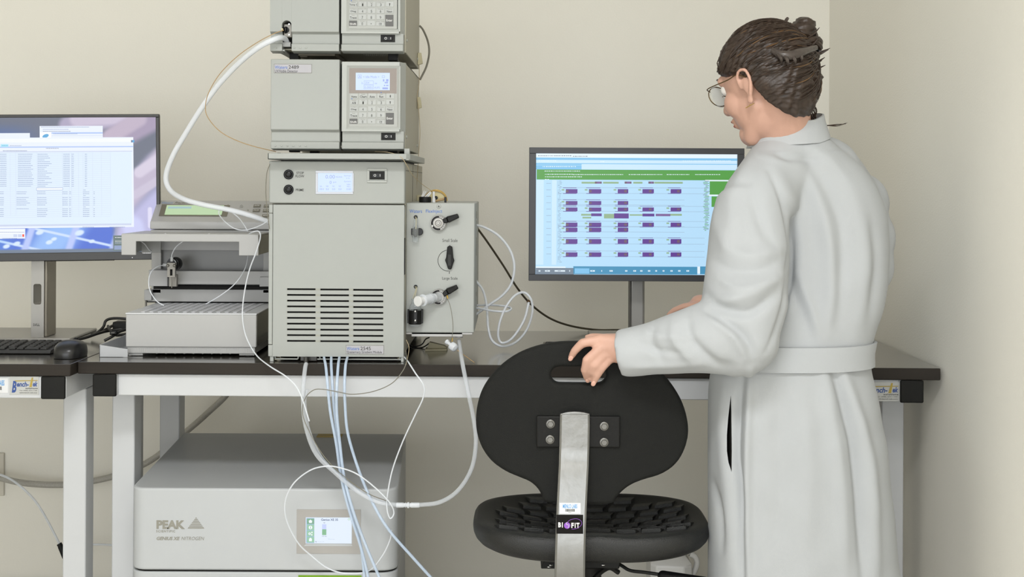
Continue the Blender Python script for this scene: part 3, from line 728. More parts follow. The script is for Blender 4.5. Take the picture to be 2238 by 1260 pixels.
def detector(label, dy, dx, upper):
    Df = 3.02
    zf = ZD(740, 326 + dy, Df)
    ca = R(597, 137 + dy, 887, 326 + dy, 3.06)
    t = thing('chromatography_detector', ((ca[0] + ca[1]) / 2, 3.2, ca[2]), label, 'lab instrument', 'stacked detector modules')
    z_bot, z_top = ZD(740, 325 + dy, Df), ZD(740, 129 + dy, Df)
    XR = XD(887, 230, 3.06)
    XL = XD(597, 230, 3.06)
    # chassis: side walls, top, base
    m = MB()
    m.box(XR - .004, XR, 3.055, 3.49, z_bot, z_top - .004); m.box(XL, XL + .004, 3.055, 3.49, z_bot + .012, z_top - .004)
    m.box(XL, XR, 3.055, 3.49, z_top - .008, z_top - .004); m.box(XL, XR, 3.486, 3.49, z_bot, z_top - .004)
    m.box(XL + .004, XR - .004, 3.05, 3.486, z_bot + .004, z_bot + .008)
    ch = m.build('chassis', greyd, t, bevel=.0012)
    b = MB(); b.cyl((XR, 3.075, z_bot + .03), (XR + .002, 3.075, z_bot + .03), .0035); b.cyl((XR, 3.42, z_bot + .02), (XR + .002, 3.42, z_bot + .02), .0035); b.build('screw', greyl, ch, smooth=True)
    if upper:   # underside details of the raised module
        v = MB(); X0v, X1v = XD(800, 120, 3.2), XD(850, 120, 3.2)
        for k in range(11):
            for j in range(4):
                x = X0v + (X1v - X0v) * (k + .5 * (j % 2)) / 11; v.box(x, x + .0028, 3.10 + j * .022, 3.114 + j * .022, z_bot + .0032, z_bot + .0042)
        v.build('vent_slots', mat('vent_light', 'b0aea2', .5), ch)
        u = MB(); X = XD(655, 120, 3.1); u.box(X, X + .085, 3.08, 3.3, z_bot - .006, z_bot + .004); u.box(X + .002, X + .02, 3.09, 3.12, z_bot - .008, z_bot - .004)
        u.build('base_plate', innerd, ch, bevel=.001)
    for xx in (XL + .03, XR - .045):
        for yy in (3.10, 3.42):
            MB().box(xx, xx + .022, yy, yy + .03, z_bot - (.014 if upper else .006), z_bot + .004).build('foot', blk, t, bevel=.001)
    # left door: face, recessed grip band, lip
    pl = flat(Df)
    x0, x1 = 591.5 + dx, 742 + dx
    X0, X1, _, _ = R(x0, 130 + dy, x1, 285 + dy, Df); zt = ZD(667, 129.5 + dy, Df); z1 = ZD(667, 285 + dy, Df); z2 = ZD(667, 309 + dy, Df); z3 = ZD(667, 325 + dy, Df)
    sh = -.0035 if not upper else .0
    def profile(Xa, Xb):  # stepped front section extruded along X
        ya, yb = Df, Df + .014
        pts = [(Xa, ya, zt), (Xa, ya, z1 + .002), (Xa, yb - .004, z1 - .003), (Xa, yb - .003, z2 + .001), (Xa, ya + .002, z2 - .001), (Xa, ya + .003, z3), (Xa, 3.056, z3 - .003), (Xa, 3.056, zt)]
        return pts, (Xb - Xa, 0, 0)
    if not upper:
        m = MB(); m.prism(*profile(X0, X1)); door = m.build('left_door', greym, t, bevel=.0015)
    else:
        h0, h1, _, _ = R(616, 45, 637, 105, Df)
        zc = ZD(626, 55, Df)
        m = MB(); m.prism(*profile(X0, h0)); m.prism(*profile(h1, X1))
        # arch over the opening
        r = (h1 - h0) / 2; cx = (h0 + h1) / 2
        arc = [(cx + r * math.cos(math.pi * k / 10), zc + r * math.sin(math.pi * k / 10)) for k in range(11)]
        m.prism([(x, Df, z) for x, z in arc] + [(h0, Df, zt), (h1, Df, zt)], (0, .036, 0))
        door = m.build('left_door', greym, t, bevel=.0008)
        inn = MB(); inn.box(h0 - .002, h1 + .002, 3.054, 3.06, z2, zc + .02); inn.build('recess', darkgap, t)
        blkm = MB(); blkm.box(h0 + .001, h1 - .001, 3.035, 3.054, ZD(626, 80, Df), ZD(626, 50, Df)); fb = blkm.build('flow_cell_block', steel, t, bevel=.002)
        c = P(622, 65, 3.03); f = MB(); f.lathe(c + Vector((.004, .01, 0)), (-.45, -1, 0), [(.007, 0), (.0078, .006), (.006, .007), (.006, .013), (.0042, .014), (.0042, .02)], 18); f.build('fitting', blkg, fb, smooth=True)
        f = MB(); f.lathe(c + Vector((.004, .01, 0)), (-.45, -1, 0), [(.003, 0), (.003, .0215), (.0018, .0225)], 12); f.build('ferrule', cream, fb, smooth=True)
        for yy in (53, 76): s = MB(); p = P(632, yy, 3.034); s.cyl(p, p + Vector((0, -.002, 0)), .002); s.build('screw', chrome, fb, smooth=True)
        bb = MB(); bb.pbox(616.5, 92, 635, 102, Df + .012, Df + .03); bb.build('drip_lip', colld, t, bevel=.0006)
        tri = MB(); q = [P(598, 111, 3.03), P(622, 112, 3.03), P(622, 128, 3.12)]
        tri.prism([(q[0].x, 3.03, z_bot), (q[1].x, 3.03, z_bot), (q[1].x, 3.15, z_bot - .004), (q[1].x - .006, 3.15, z_bot - .004)], (0, 0, .003)); tri.build('drip_gutter', greyl, t)
    nb = MB(); bx0 = (602, 615, 628, 641, 655, 668) if not upper else (604, 644, 657, 670)
    for xb_ in bx0: p = P(xb_ + dx, 318.5 + dy, Df + .002); nb.ball(p, (.0026, .0012, .0015), nu=10, nv=6)
    nb.build('grip_bumps', greyl, door, smooth=True)
    # right control section
    x0, x1 = 747 + dx, 883 + dx; X0, X1, _, _ = R(x0, 136 + dy, x1, 287 + dy, Df)
    bx = R(763, 149 + dy, 869, 277 + dy, Df)
    zt2 = ZD(815, 135 + dy, Df); z1 = ZD(815, 287 + dy, Df)
    m = MB()
    # bezel ring with a bevelled opening
    out = [(X0, z1), (X1 - .010, z1), (X1 - .010, zt2), (X0, zt2)]; inn = [(bx[0] - .006, bx[2] - .006), (bx[1] + .006, bx[2] - .006), (bx[1] + .006, bx[3] + .006), (bx[0] - .006, bx[3] + .006)]; inn2 = [(bx[0], bx[2]), (bx[1], bx[2]), (bx[1], bx[3]), (bx[0], bx[3])]
    vs = [(x, Df, z) for x, z in out] + [(x, Df, z) for x, z in inn] + [(x, Df + .004, z) for x, z in inn2] + [(x, Df + .036, z) for x, z in ((X0, z1), (X1 + .001, z1), (X1 + .001, zt2), (X0, zt2))]
    fs = [(i, (i + 1) % 4, (i + 1) % 4 + 4, i + 4) for i in range(4)] + [(i + 4, (i + 1) % 4 + 4, (i + 1) % 4 + 8, i + 8) for i in range(4)] + [(i, i + 12, (i + 1) % 4 + 12, (i + 1) % 4) for i in range(4)]
    m.add(vs, fs); bez = m.build('control_bezel', greyl, t, fix=True)
    z2 = ZD(815, 310 + dy, Df)
    m = MB(); pts = [(X0, Df + .010, z1 + .001), (X0, Df + .011, z2 + .001), (X0, Df + .001, z2 - .001), (X0, Df + .002, z_bot), (X0, 3.056, z_bot - .003), (X0, 3.056, z1 + .001)]
    m.prism(pts, (X1 - X0 - .0005, 0, 0)); m.build('lower_band', greym, t, bevel=.0012)
    rocker(t, flat(Df + .0105), 833 + dx, 290 + dy, 864.5 + dx, 306 + dy)
    pk = flat(Df + .004)
    pan = MB().slab(pk, 763 + dx, 149 + dy, 869 + dx, 277 + dy, -.002, 0).build('keypad_panel', mat('keypad_pale', 'a8aaa6', .5), t)
    MB().slab(pk, 763 + dx, 149 + dy, 867 + dx, 204 + dy, 0, .0004).build('display_surround', mat('keypad_mauve', '8e857f', .5), pan)
    kc = [773.5, 793.5, 813, 833, 852.5]; kr = [209.5, 223.3, 237.6, 251, 264.8]
    names = [['Home', 'Chart', 'Auto', 'Run', '^'], ['A/B' if not upper else 'Temp C', '1', '2', '3', 'v'], ['Diag', '4', '5', '6', 'Next'], ['Trace', '7', '8', '9', None], ['Shift', '0', '.', 'CE', None]]
    small = [[None, 'Scale', None, 'Reset', None], ['Method', 'Lamp', 'Lock', 'Calibrate', None], ['Configure', 'System Info', None, 'Contrast', 'Previous'], ['Scan', None, None, None, None], [None, 'Cancel', None, 'Clear Field', None]]
    lt, lt2, lw = MB(), MB(), MB()
    for r in range(5):
        for k in range(5):
            if names[r][k] is None: continue
            dk = names[r][k] == 'Shift'
            x, y = kc[k] - (4 - r) * 0 - r * .35 + dx + .6, kr[r] + dy
            MB().slab(pk, x - 8.6, y - 5.6, x + 8.6, y + 5.6, 0, .0009).build('key', mat('key_dark', '5b5b5a', .5) if dk else mat('key_pale', 'b1b4b2', .5), pan, bevel=.0004)
            s = names[r][k]; n = len(s)
            if s in '^v': 
                d = 1 if s == '^' else -1
                lt.add([pk.c(x - 1.6, y + 1.5 * d, .0011), pk.c(x + 1.6, y + 1.5 * d, .0011), pk.c(x, y - 3 * d, .0011)], [(0, 1, 2)]); lt.rect(pk, x - .6, y - 2, x + .6, y + 4, .0012)
            elif s == '.': lt.rect(pk, x - .8, y + .5, x + .8, y + 2.2, .0012)
            elif n == 1: text(lt, pk, s, x - 1.5, y - 1.6, x + 1.5, y + 4.2, .0012)
            else: text(lw if dk else lt, pk, s, x - 1.45 * n, y - .8, x + 1.45 * n, y + 4, .0012, bold=.01)
            if small[r][k]: n2 = len(small[r][k]); text(lt2, pk, small[r][k], x - .78 * n2, y - 5, x + .78 * n2, y - 2.6, .0012)
    ex = 852 + dx
    MB().slab(pk, ex - 8.8, 246.5 + dy, ex + 8.8, 271.5 + dy, 0, .0009).build('enter_key', mat('key_dark', '5b5b5a', .5), pan, bevel=.0004)
    text(lw, pk, 'Enter', ex - 6.8, 256 + dy, ex + 6.8, 261 + dy, .0013, bold=.015)
    lt.build('key_lettering', txt_dark, pan, fix=False); lt2.build('key_captions', txt_grey, pan, fix=False); lw.build('dark_key_lettering', txt_white, pan, fix=False)
    d = MB(); p = pk.c(833 + dx, 202 + dy, .0006); d.cyl(p, p - Y1 * .0004, .0011); p = pk.c(769 + dx, 215.5 + dy, .0006); d.cyl(p, p - Y1 * .0004, .0011); d.build('indicator_dots', txt_blue, pan)
    # display
    disp = MB().slab(pk, 777.5 + dx, 159 + dy, 852 + dx, 197 + dy, .0004, .0008).build('display', emit('lcd_blue', 'cfe2fb', 1.0), pan)
    m = MB(); pd = flat(Df + .004)
    text(m, pd, 'A', 784 + dx, 165 + dy, 789 + dx, 170 + dy, .0012); text(m, pd, '< Idle Mode >', 794 + dx, 165.5 + dy, 829 + dx, 170.5 + dy, .0012)
    text(m, pd, 'λ', 790 + dx, 179 + dy, 794 + dx, 184 + dy, .0012); text(m, pd, '254', 798 + dx, 178.5 + dy, 807 + dx, 183 + dy, .0012); text(m, pd, 'nm', 819 + dx, 181 + dy, 824 + dx, 184 + dy, .0012)
    text(m, pd, '0.0001', 797 + dx, 188.5 + dy, 814 + dx, 193 + dy, .0012); text(m, pd, 'AUFS', 818 + dx, 189.5 + dy, 830 + dx, 193.5 + dy, .0012)
    for (a, b, c_, e) in ((795.5, 176.5, 816.5, 184.8), (795, 186, 816, 194.5), (782, 163.5, 790.5, 171), (835, 165, 841, 170)):
        for q in ((a, b, c_, b + .6), (a, e - .6, c_, e), (a, b, a + .6, e), (c_ - .6, b, c_, e)): m.rect(pd, q[0] + dx, q[1] + dy, q[2] + dx, q[3] + dy, .0012)
    for q in ((837, 173, 840, 178), (844, 173, 849, 178), (841, 179, 848, 182), (839, 185.5, 842, 188), (844, 185.5, 849, 188), (836, 191, 848, 195)):
        m.rect(pd, q[0] + dx, q[1] + dy, q[2] + dx, q[3] + dy, .0012)
    m.build('display_lettering', emit('lcd_ink', '97a8e6', 1.0), disp, fix=False)
    return t
detL = detector('grey detector module with keypad, second from top, sitting on the tray above the pump', 0, 0, False)
detU = detector('topmost grey detector module with a hose leaving its arched front opening', -214, -1, True)
# name plate of the lower module
def nameplate(parent, pl, x0, y0, x1, y1, num, sub, nx, sx1):
    s = MB().slab(pl, x0, y0, x1, y1, 0, .001).build('name_plate', mat('plate_lilac', 'adacb1', .4), parent, bevel=.0003)
    m = MB()
    for q in ((x0, y0, x1, y0 + .7), (x0, y1 - .7, x1, y1), (x0, y0, x0 + .7, y1), (x1 - .7, y0, x1, y1)): m.rect(pl, *q, .0012)
    m.build('plate_border', txt_grey, s)
    w = x1 - x0
    m = MB(); text(m, pl, 'Waters', x0 + 2, y0 + 3.5, x0 + 2 + .33 * w, y0 + 10.5, .0014, bold=.0); m.build('lettering', txt_blue, s, fix=False)
    m = MB(); text(m, pl, num, x0 + nx, y0 + 3, x0 + nx + .27 * w, y0 + 10.5, .0014, bold=.0); text(m, pl, sub, x0 + 2, y0 + 12.2, sx1, y0 + 18.5, .0014); m.build('lettering', txt_dark, s, fix=False)
nameplate(detL, flat(3.02), 599, 140, 681.5, 159.5, '2489', 'UV/Visible Detector', 32, 651)
# tray between detector and pump
def tray():
    D = 3.0; a = R(585, 334, 900, 349, D); t = thing('shelf_tray', ((a[0] + a[1]) / 2, 3.2, a[2]), 'shallow grey tray between the lower detector and the pump', 'tray')
    z0, z1 = a[2], a[3] - .001
    m = MB(); m.box(a[0], a[1] - .012, D, D + .004, z0, z1); m.box(a[0], a[0] + .003, D, 3.5, z0, z1); m.box(a[1] - .008, a[1] - .004, D + .008, 3.5, z0, z1); m.box(a[0], a[1] - .006, D, 3.5, z0, z0 + .003)
    m.prism([(a[1] - .012, D, z0), (a[1] - .004, D + .008, z0), (a[1] - .004, D + .012, z0), (a[1] - .012, D + .004, z0)], (0, 0, z1 - z0))
    m.box(a[1] - .018, a[1] - .006, D + .01, D + .03, z1 - .002, z1 + .012)
    m.build('body', greym, t, bevel=.001)
    f = MB()
    for x, y in ((610, 3.06), (655, 3.08), (690, 3.2), (735, 3.07), (640, 3.1)):
        X = XD(x, 330, 3.06); f.cyl((X, y, z0 + .003), (X, y, z1 + .002), .004); f.box(X - .012, X + .010, y, y + .012, z0 + .003, z0 + .012)
    f.build('tubing_fittings', innerd, t, smooth=True)
    b = MB(); b.box(a[0] + .02, a[1] - .03, 3.06, 3.48, z0 - .005, z0); b.build('runner', blk, t)
tray()
# pump
def pump():
    D = 3.04; XL, XR, zb, zt = R(587, 352, 883, 779, D); XR2 = XD(885, 400, D)
    t = thing('solvent_pump', ((XL + XR) / 2, 3.3, BZ), 'tall grey pump module with slotted door and blue display, at the foot of the tower', 'lab instrument')
    yb = 3.64
    zh1 = ZD(735, 444.5, D); zh0 = zh1 - .003
    m = MB(); m.box(XL + .002, XR, D + .030, yb, zb + .004, zt - .002); m.build('cabinet', greyd, t, bevel=.002)
    sg = MB(); X = XR; zc = ZD(900, 375, 3.3); sg.box(X, X + .0004, D + .035, yb, zc, zc + .0008); y = D + .25
    sg.box(X, X + .0006, y, y + .001, ZD(900, 440, 3.3), zt - .004); sg.build('panel_seam', darkgap, t)
    hd = MB(); hd.box(XL, XR + .001, D, D + .03, zh1, zt); head = hd.build('display_head', greym, t, bevel=.003, seg=3)
    pl = flat(D)
    for y, lab in ((381, 0), (414, 1)):
        c = P(631, y, D); b = MB(); b.lathe(c, (0, -1, 0), [(.0112, 0), (.0112, .003), (.0100, .004), (.0098, .002), (.0075, .002), (.0072, .0075), (.006, .0085), (.001, .0085)], 28); b.build('button', blkg, head, smooth=True)
    m = MB(); text(m, pl, 'STOP', 648, 375, 664, 380.5, bold=.01); text(m, pl, 'FLOW', 646, 382, 665, 387.5, bold=.01); text(m, pl, 'PRIME', 646.5, 412, 664, 417.5, bold=.01); m.build('lettering', txt_dark, head, fix=False)
    fr = MB(); 
    for q in ((690, 373, 772, 378), (690, 419, 772, 424), (690, 378, 695, 419), (770, 378, 773.5, 419)): fr.slab(pl, *q, 0, .002)
    fr.build('display_frame', mat('lcd_frame', 'c4c8d2', .4), head, bevel=.0006)
    ds = MB().slab(pl, 695, 378, 770, 419.5, 0, .0008).build('display', emit('lcd_blue', 'cfe2fb', 1.0), head)
    m = MB(); T_ = lambda s, *q, **k: text(m, pl, s, *q, .0012, **k)
    T_('0.00', 711.5, 382, 732, 389.8); T_('mL/min', 734, 384, 748, 388); T_('0', 720.5, 395, 725, 401.5); T_('psi', 728.5, 396, 735, 400); T_('Sparge', 752, 382, 767, 385.5); T_('0 %', 757, 388, 764, 390.5)
    T_('System', 752, 394.5, 767, 398.5); T_('Idle', 758.5, 401, 766, 404.5); T_('Min', 758.5, 406, 766, 409); T_('0.00', 757.5, 411, 767, 415)
    for k, s in enumerate('ABCD'): x = 699 + k * 13.8; T_('%' + s, x, 405, x + 5, 408.5); T_('100.0' if k == 0 else '0.0', x - .3, 411, x + (9 if k == 0 else 6), 415)
    m.build('display_lettering', emit('lcd_ink', '97a8e6', 1.0), ds, fix=False)
    f = MB(); 
    for q in ((802.5, 368, 846, 372.5), (802.5, 394.5, 846, 399), (802.5, 372.5, 807, 394.5), (841.5, 372.5, 846, 394.5)): f.slab(pl, *q, 0, .003)
    f.build('switch_frame', greyl, head, bevel=.001)
    rocker(head, pl, 808, 374, 840.5, 392)
    # door with slots
    slots = []; rows = [631.5 + 12.55 * k for k in range(10)]
    for r, y in enumerate(rows):
        for a, b in ((626, 691), (698.5, 764), (770.5, 839)):
            slots.append(R(a, y - 1.9 + (a - 626) * .010, b, y + 2.1 + (a - 626) * .010, D))
    xd0 = XD(596.5, 600, D)
    m = MB(); plate_holes(m, xd0, XR, zb, zh0, D, D + .006, slots); m.box(xd0, XR, D + .006, D + .026, zh0 - .004, zh0); m.box(xd0, XR, D + .006, D + .026, zb, zb + .004); m.box(XR - .004, XR, D + .006, D + .026, zb, zh0)
    door = m.build('door', greym, t)
    e = MB()
    for s in slots:
        for x in (s[0], s[1] - .0016): e.box(x, x + .0016, D + .0006, D + .004, s[2], s[3])
    for y in rows:
        for a in (691, 764): s = R(a, y - 2 + .6, a + 6.8, y + 2 + .6, D); e.box(s[0], s[1], D - .0004, D + .001, s[2], s[3])
    e.build('slot_rib', mat('slot_rib', '9d9e94', .5), door)
    MB().box(xd0 + .01, XR - .006, D + .0085, D + .012, zb + .01, zh0 - .01).build('slot_backing', darkgap, door)
    MB().box(XR, XR + .0015, D + .004, D + .022, ZD(883, 600, D), ZD(883, 520, D)).build('door_pull', blk, door)
    m = MB(); zj = ZD(590, 753, D); m.box(XL, xd0 - .001, D, D + .03, zj + .001, ZD(590, 466, D)); m.box(XL, xd0 - .001, D, D + .03, ZD(590, 465, D), zh0); m.box(XL, xd0, D, D + .03, zb, zj); m.build('hinge_strip', greym, t, bevel=.0012)
    # base: feet and wire shelf under the cabinet
    z = zb
    for x0_, x1_ in ((589, 597), (876, 882)):
        a = R(x0_, 779, x1_, 790, D); MB().box(a[0], a[1], D + .004, D + .05, BZ, z + .004).build('foot', greyl, t, bevel=.001)
    for yy in (3.58,):
        for x0_ in (XL + .01, XR - .04): MB().box(x0_, x0_ + .03, yy, yy + .04, BZ, z + .004).build('foot', greyl, t)
    w = MB()
    for a, b in ((599, 651), (697, 874)):
        za = BZ + .0055; ya = D + .01
        X_, Y_ = XD(a, 790, D), XD(b, 790, D)
        w.tube([(X_, ya, za + .006), (X_ + .002, ya, za), (X_ + .006, ya, za), (Y_ - .006, ya, za), (Y_ - .002, ya, za), (Y_, ya, za + .008)], .0018, sub=4)
    w.build('wire_rail', greyl, t, smooth=True)
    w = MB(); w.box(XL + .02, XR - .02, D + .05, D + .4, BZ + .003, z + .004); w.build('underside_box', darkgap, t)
    w = MB(); w.box(XD(656, 785, D), XD(692, 785, D), D + .002, D + .05, BZ + .002, z + .002); w.build('drain_block', mat('drain_black', '2c2a27', .35), t, bevel=.001)
    w = MB(); c = P(669, 788, 3.03); w.lathe((c.x, 3.03, z), (0, -.1, -1), [(.0055, 0), (.0055, .012), (.0045, .013), (.0045, .018)]); w.build('drain_spout', mat('drain_black', '2c2a27', .35), t, smooth=True)
    for x in (598, 868): a = R(x, 783, x + 9, 788, D); MB().box(a[0], a[1], D + .012, D + .03, a[2], a[3]).build('latch_block', cream, t, bevel=.001)
    nameplate(t, flat(D), 756, 754, 839, 773, '2545', 'Quaternary Gradient Module', 32, 835)
    return t
pumpT = pump()
# clips along the right side of the tower and the cables there
def side_clip(y0, y1, xx, where):
    D = 3.42; a = R(xx, y0, xx + 12, y1, D)
    t = thing('cable_clip', (a[0], D, a[2]), where, 'clip', 'cable clips on the tower')
    X0 = -.2440; X1 = a[1] + .001
    MB().prism([(X0, D, a[2]), (X1 + .001, D, a[2] + .004), (X1 - .003, D, a[3]), (X0, D, a[3])], (0, .012, 0)).build('body', cream, t, bevel=.001)
    c = Vector(((X0 + X1) / 2 + .003, D, a[2] + .010)); MB().cyl(c, c - Y1 * .002, .0022).build('screw', cream, t)
side_clip(115, 142, 910, 'cream plastic cable clip beside the topmost detector')
side_clip(212, 238, 908, 'cream plastic cable clip beside the lower detector')

# flow injector box beside the pump
def injector():
    D = 3.10; XL, XR, zb, zt = R(886.5, 443, 1037, 727, D); XL = -.2462; D1 = 3.47
    t = thing('manual_injector', ((XL + XR) / 2, 3.28, zb), 'grey box with two injection valves on the right side of the pump', 'lab instrument')
    pl = flat(D)
    m = MB(); m.box(XL, XR, D, D1, zb, zt); m.build('housing', mat('injector_grey', 'aaada9', .45, var=.012, vs=4), t, bevel=.0025)
    v = MB(); v.slab(pl, 889, 443.5, 931, 444.6, 0, .0006)
    s = MB()
    for z0, z1 in ((462, 478), (483, 490), (520, 560), (640, 650)):
        s.box(XR, XR + .0006, D + .14, D + .148, ZD(1040, z1, 3.2), ZD(1040, z0, 3.2))
    s.build('side_slots', mat('slot_shadow', '77745f', .6), t)
    a = R(899, 728, 1011, 735.5, D); w = MB(); w.box(a[0], a[1], D + .002, D + .09, a[2], zb + .001); w.box(XL + .001, XR - .004, D + .002, D1 - .01, zb - .004, zb + .001)
    c = P(1003, 740, D + .02); w.cyl((c.x, D + .02, a[2] - .004), (c.x, D + .02, a[2] + .001), .009); w.build('drip_tray', mat('tray_white', 'c2c1c0', .4), t, bevel=.001)
    sc = MB(); p = P(959, 450.5, D); sc.ball(p, (.0056, .0022, .0056)); scr = sc.build('screw', greyl, t, smooth=True)
    x = MB(); x.slab(pl, 956.8, 450, 961.2, 451, .0021, .0026); x.slab(pl, 958.5, 448.3, 959.5, 452.7, .0021, .0026); x.build('cross_slot', txt_dark, scr)
    m = MB(); text(m, pl, 'Waters', 895.5, 457.5, 922.5, 465); text(m, pl, 'FlexInject', 931, 457.5, 966.5, 466.8); m.build('lettering', txt_blue, t, fix=False)
    m = MB(); text(m, pl, 'Small Scale', 967, 521.5, 1000, 528.5); text(m, pl, 'Large Scale', 966.5, 604.5, 1000, 612.5); m.build('lettering', txt_dark, t, fix=False)
    def valve(cx, cy, hx0, hy0, hx1, hy1, bare):
        c = P(cx, cy, D)
        vb = MB(); vb.lathe(c, (0, -1, 0), [(.0185, 0), (.0185, .010), (.0178, .0112), (.0165, .0112)], 40); vv = vb.build('valve_body', alum, t, smooth=True)
        r = MB(); r.lathe(c - Y1 * .0108, (0, -1, 0), [(.0168, 0), (.0168, .0014), (.0125, .0014), (.0125, 0)], 40); r.build('scale_ring', blk, vv, smooth=True)
        tk = MB()
        for k in range(26):
            a = math.radians(-70 + k * 6); q = c - Y1 * .0123 + Vector((math.cos(a), 0, math.sin(a))) * .0148
            tx = Vector((-math.sin(a), 0, math.cos(a))); rx = Vector((math.cos(a), 0, math.sin(a)))
            h_ = .0010 + .0005 * (k % 3); tk.add([q + tx * i * .0005 + rx * j * h_ for i, j in ((-1, -1), (1, -1), (1, 1), (-1, 1))], [(0, 1, 2, 3)])
        q = c - Y1 * .0123 + Vector((-.0135, 0, -.0065)); tk.add([q + Vector((i * .0014, 0, j * .0022)) for i, j in ((-1, -1), (1, -1), (1, 1), (-1, 1))], [(0, 1, 2, 3)])
        tk.build('ring_marks', txt_white, vv, fix=False)
        if bare:
            n = MB(); n.lathe(c - Y1 * .010, (0, -1, 0), [(.0122, 0), (.0115, .004), (.0075, .0045), (.006, .002), (.004, .002), (.003, .0045), (.001, .0045)], 30); n.build('injection_port', alum, vv, smooth=True)
        else:
            n = MB(); n.lathe(c - Y1 * .010, (-.85, -1, -.10), [(.011, 0), (.011, .02), (.0125, .022), (.0125, .030), (.0110, .031)], 30); n.build('port_sleeve', clearm, vv, smooth=True)
        # lever
        p0 = P(hx0, hy0, D - .014); p1 = P(hx1, hy1, D - .022); d = (p1 - p0).normalized(); s_ = Vector((-d.z, 0, d.x)).normalized()
        base = c - Y1 * .008 + d * .013
        hb = MB(); hb.hexa([base - s_ * .005 + Y1 * .002, base + s_ * .005 + Y1 * .002, base + s_ * .005 - Y1 * .008, base - s_ * .005 - Y1 * .008], [p0 - s_ * .007 + Y1 * .006, p0 + s_ * .007 + Y1 * .006, p0 + s_ * .007 - Y1 * .004, p0 - s_ * .007 - Y1 * .004])
        hb.hexa([p0 - s_ * .0085 + Y1 * .008, p0 + s_ * .0085 + Y1 * .008, p0 + s_ * .007 - Y1 * .006, p0 - s_ * .007 - Y1 * .006], [p1 - s_ * .0055 + Y1 * .008, p1 + s_ * .0055 + Y1 * .008, p1 + s_ * .0045 - Y1 * .004, p1 - s_ * .0045 - Y1 * .004])
        hb.build('lever', blkg, vv, bevel=.0018)
        return c
    valve(958.5, 487, 978, 480, 1002, 471, True)
    c2 = valve(959, 648, 978, 637, 1000, 626, False)
    # selector handle
    c = P(982, 569, D); m = MB()
    n = 28; rr = .0245
    pts = [(c.x - .002 + rr * math.cos(a), D - .0005, c.z + rr * math.sin(a)) for a in np.linspace(math.radians(100), math.radians(270), n)]
    m.tube([Vector(p) for p in pts], .0006, n=6, sub=1); m.tube([P(982, 592, D - .0005), P(982, 598, D - .0005)], .0006); m.tube([P(983, 535, D - .0005), P(983, 541, D - .0005)], .0006); m.build('selector_scale', txt_dark, t)
    k = MB(); pts = [(977.5, 539), (981, 537), (984.5, 537), (988.5, 539), (990.5, 562), (993, 569), (989.5, 577), (987, 587), (984, 589), (979, 587), (976, 577), (972.5, 568), (975, 562)]
    k.prism([P(x, y, D - .010) for x, y in pts], (0, .006, 0)); k.cyl(P(982, 568, D - .004), P(982, 568, D), .009); kk = k.build('selector_handle', blk, t, bevel=.0015)
    m = MB(); m.slab(flat(D - .010), 979, 556, 985.5, 580, 0, .0012); m.build('handle_inset', mat('inset', '262626', .6), kk)
    # holes with wires
    for hy in (474, 626):
        c = P(908.5, hy, D); MB().lathe(c, (0, -1, 0), [(.0046, 0), (.0046, .0008), (.0034, .0008), (.0034, .0002)], 20).build('grommet', blkg, t, smooth=True)
    tb = MB(); tb.tube([P(908, 474, D), P(909.5, 478, D - .012), P(909, 500, D - .014)], .0012); tb.tube([P(908, 626, D), P(911, 628, D - .012), P(908, 645, D - .014), P(906, 665, D - .015)], .0007); tb.tube([P(907, 626, D), P(909, 632, D - .012), P(902, 652, D - .013)], .0007)
    tb.build('inlet_tube', cream, t, smooth=True)
    # clips
    b = MB(); b.pbox(898.5, 499, 919.5, 513, D - .010, D); q = P(917, 506, D - .006); b.cyl(q, q - Y1 * .004, .0085)
    b.build('vial_clip', blkg, t, bevel=.001)
    bb = MB(); q = P(908, 506.5, D - .012)
    bb.ball(q, (.0062, .002, .012), nu=16, nv=10); bb.build('clip_pad', mat('pad_grey', '3c3c3b', .5), t, smooth=True)
    b = MB(); b.pbox(890.5, 675, 924.5, 706, D - .0025, D); b.pbox(891, 676, 897, 706, D - .018, D - .002); b.pbox(918, 676, 924, 706, D - .018, D - .002); b.pbox(904, 676, 912, 706, D - .030, D - .0275)
    b.build('bottle_clip', blkg, t, bevel=.001)
    s = MB()
    for y in (680, 700): q = P(907.5, y, D - .030); s.ball(q, (.0026, .0012, .0026), nu=12, nv=8)
    s.build('clip_screw', chrome, t, smooth=True)
    b = MB(); c = P(907.5, 690, D - .015); b.lathe((c.x, c.y, ZD(907, 707, D)), (0, 0, 1), [(.0136, .0), (.0136, .032)], 28); 
    band = MB(); band.lathe((c.x, c.y, ZD(907, 706, D)), (0, 0, 1), [(.0150, .0), (.0150, .032), (.0142, .032), (.0142, 0)], 28); band.build('clip_band', blk, t, smooth=True)
    return t
inj = injector()
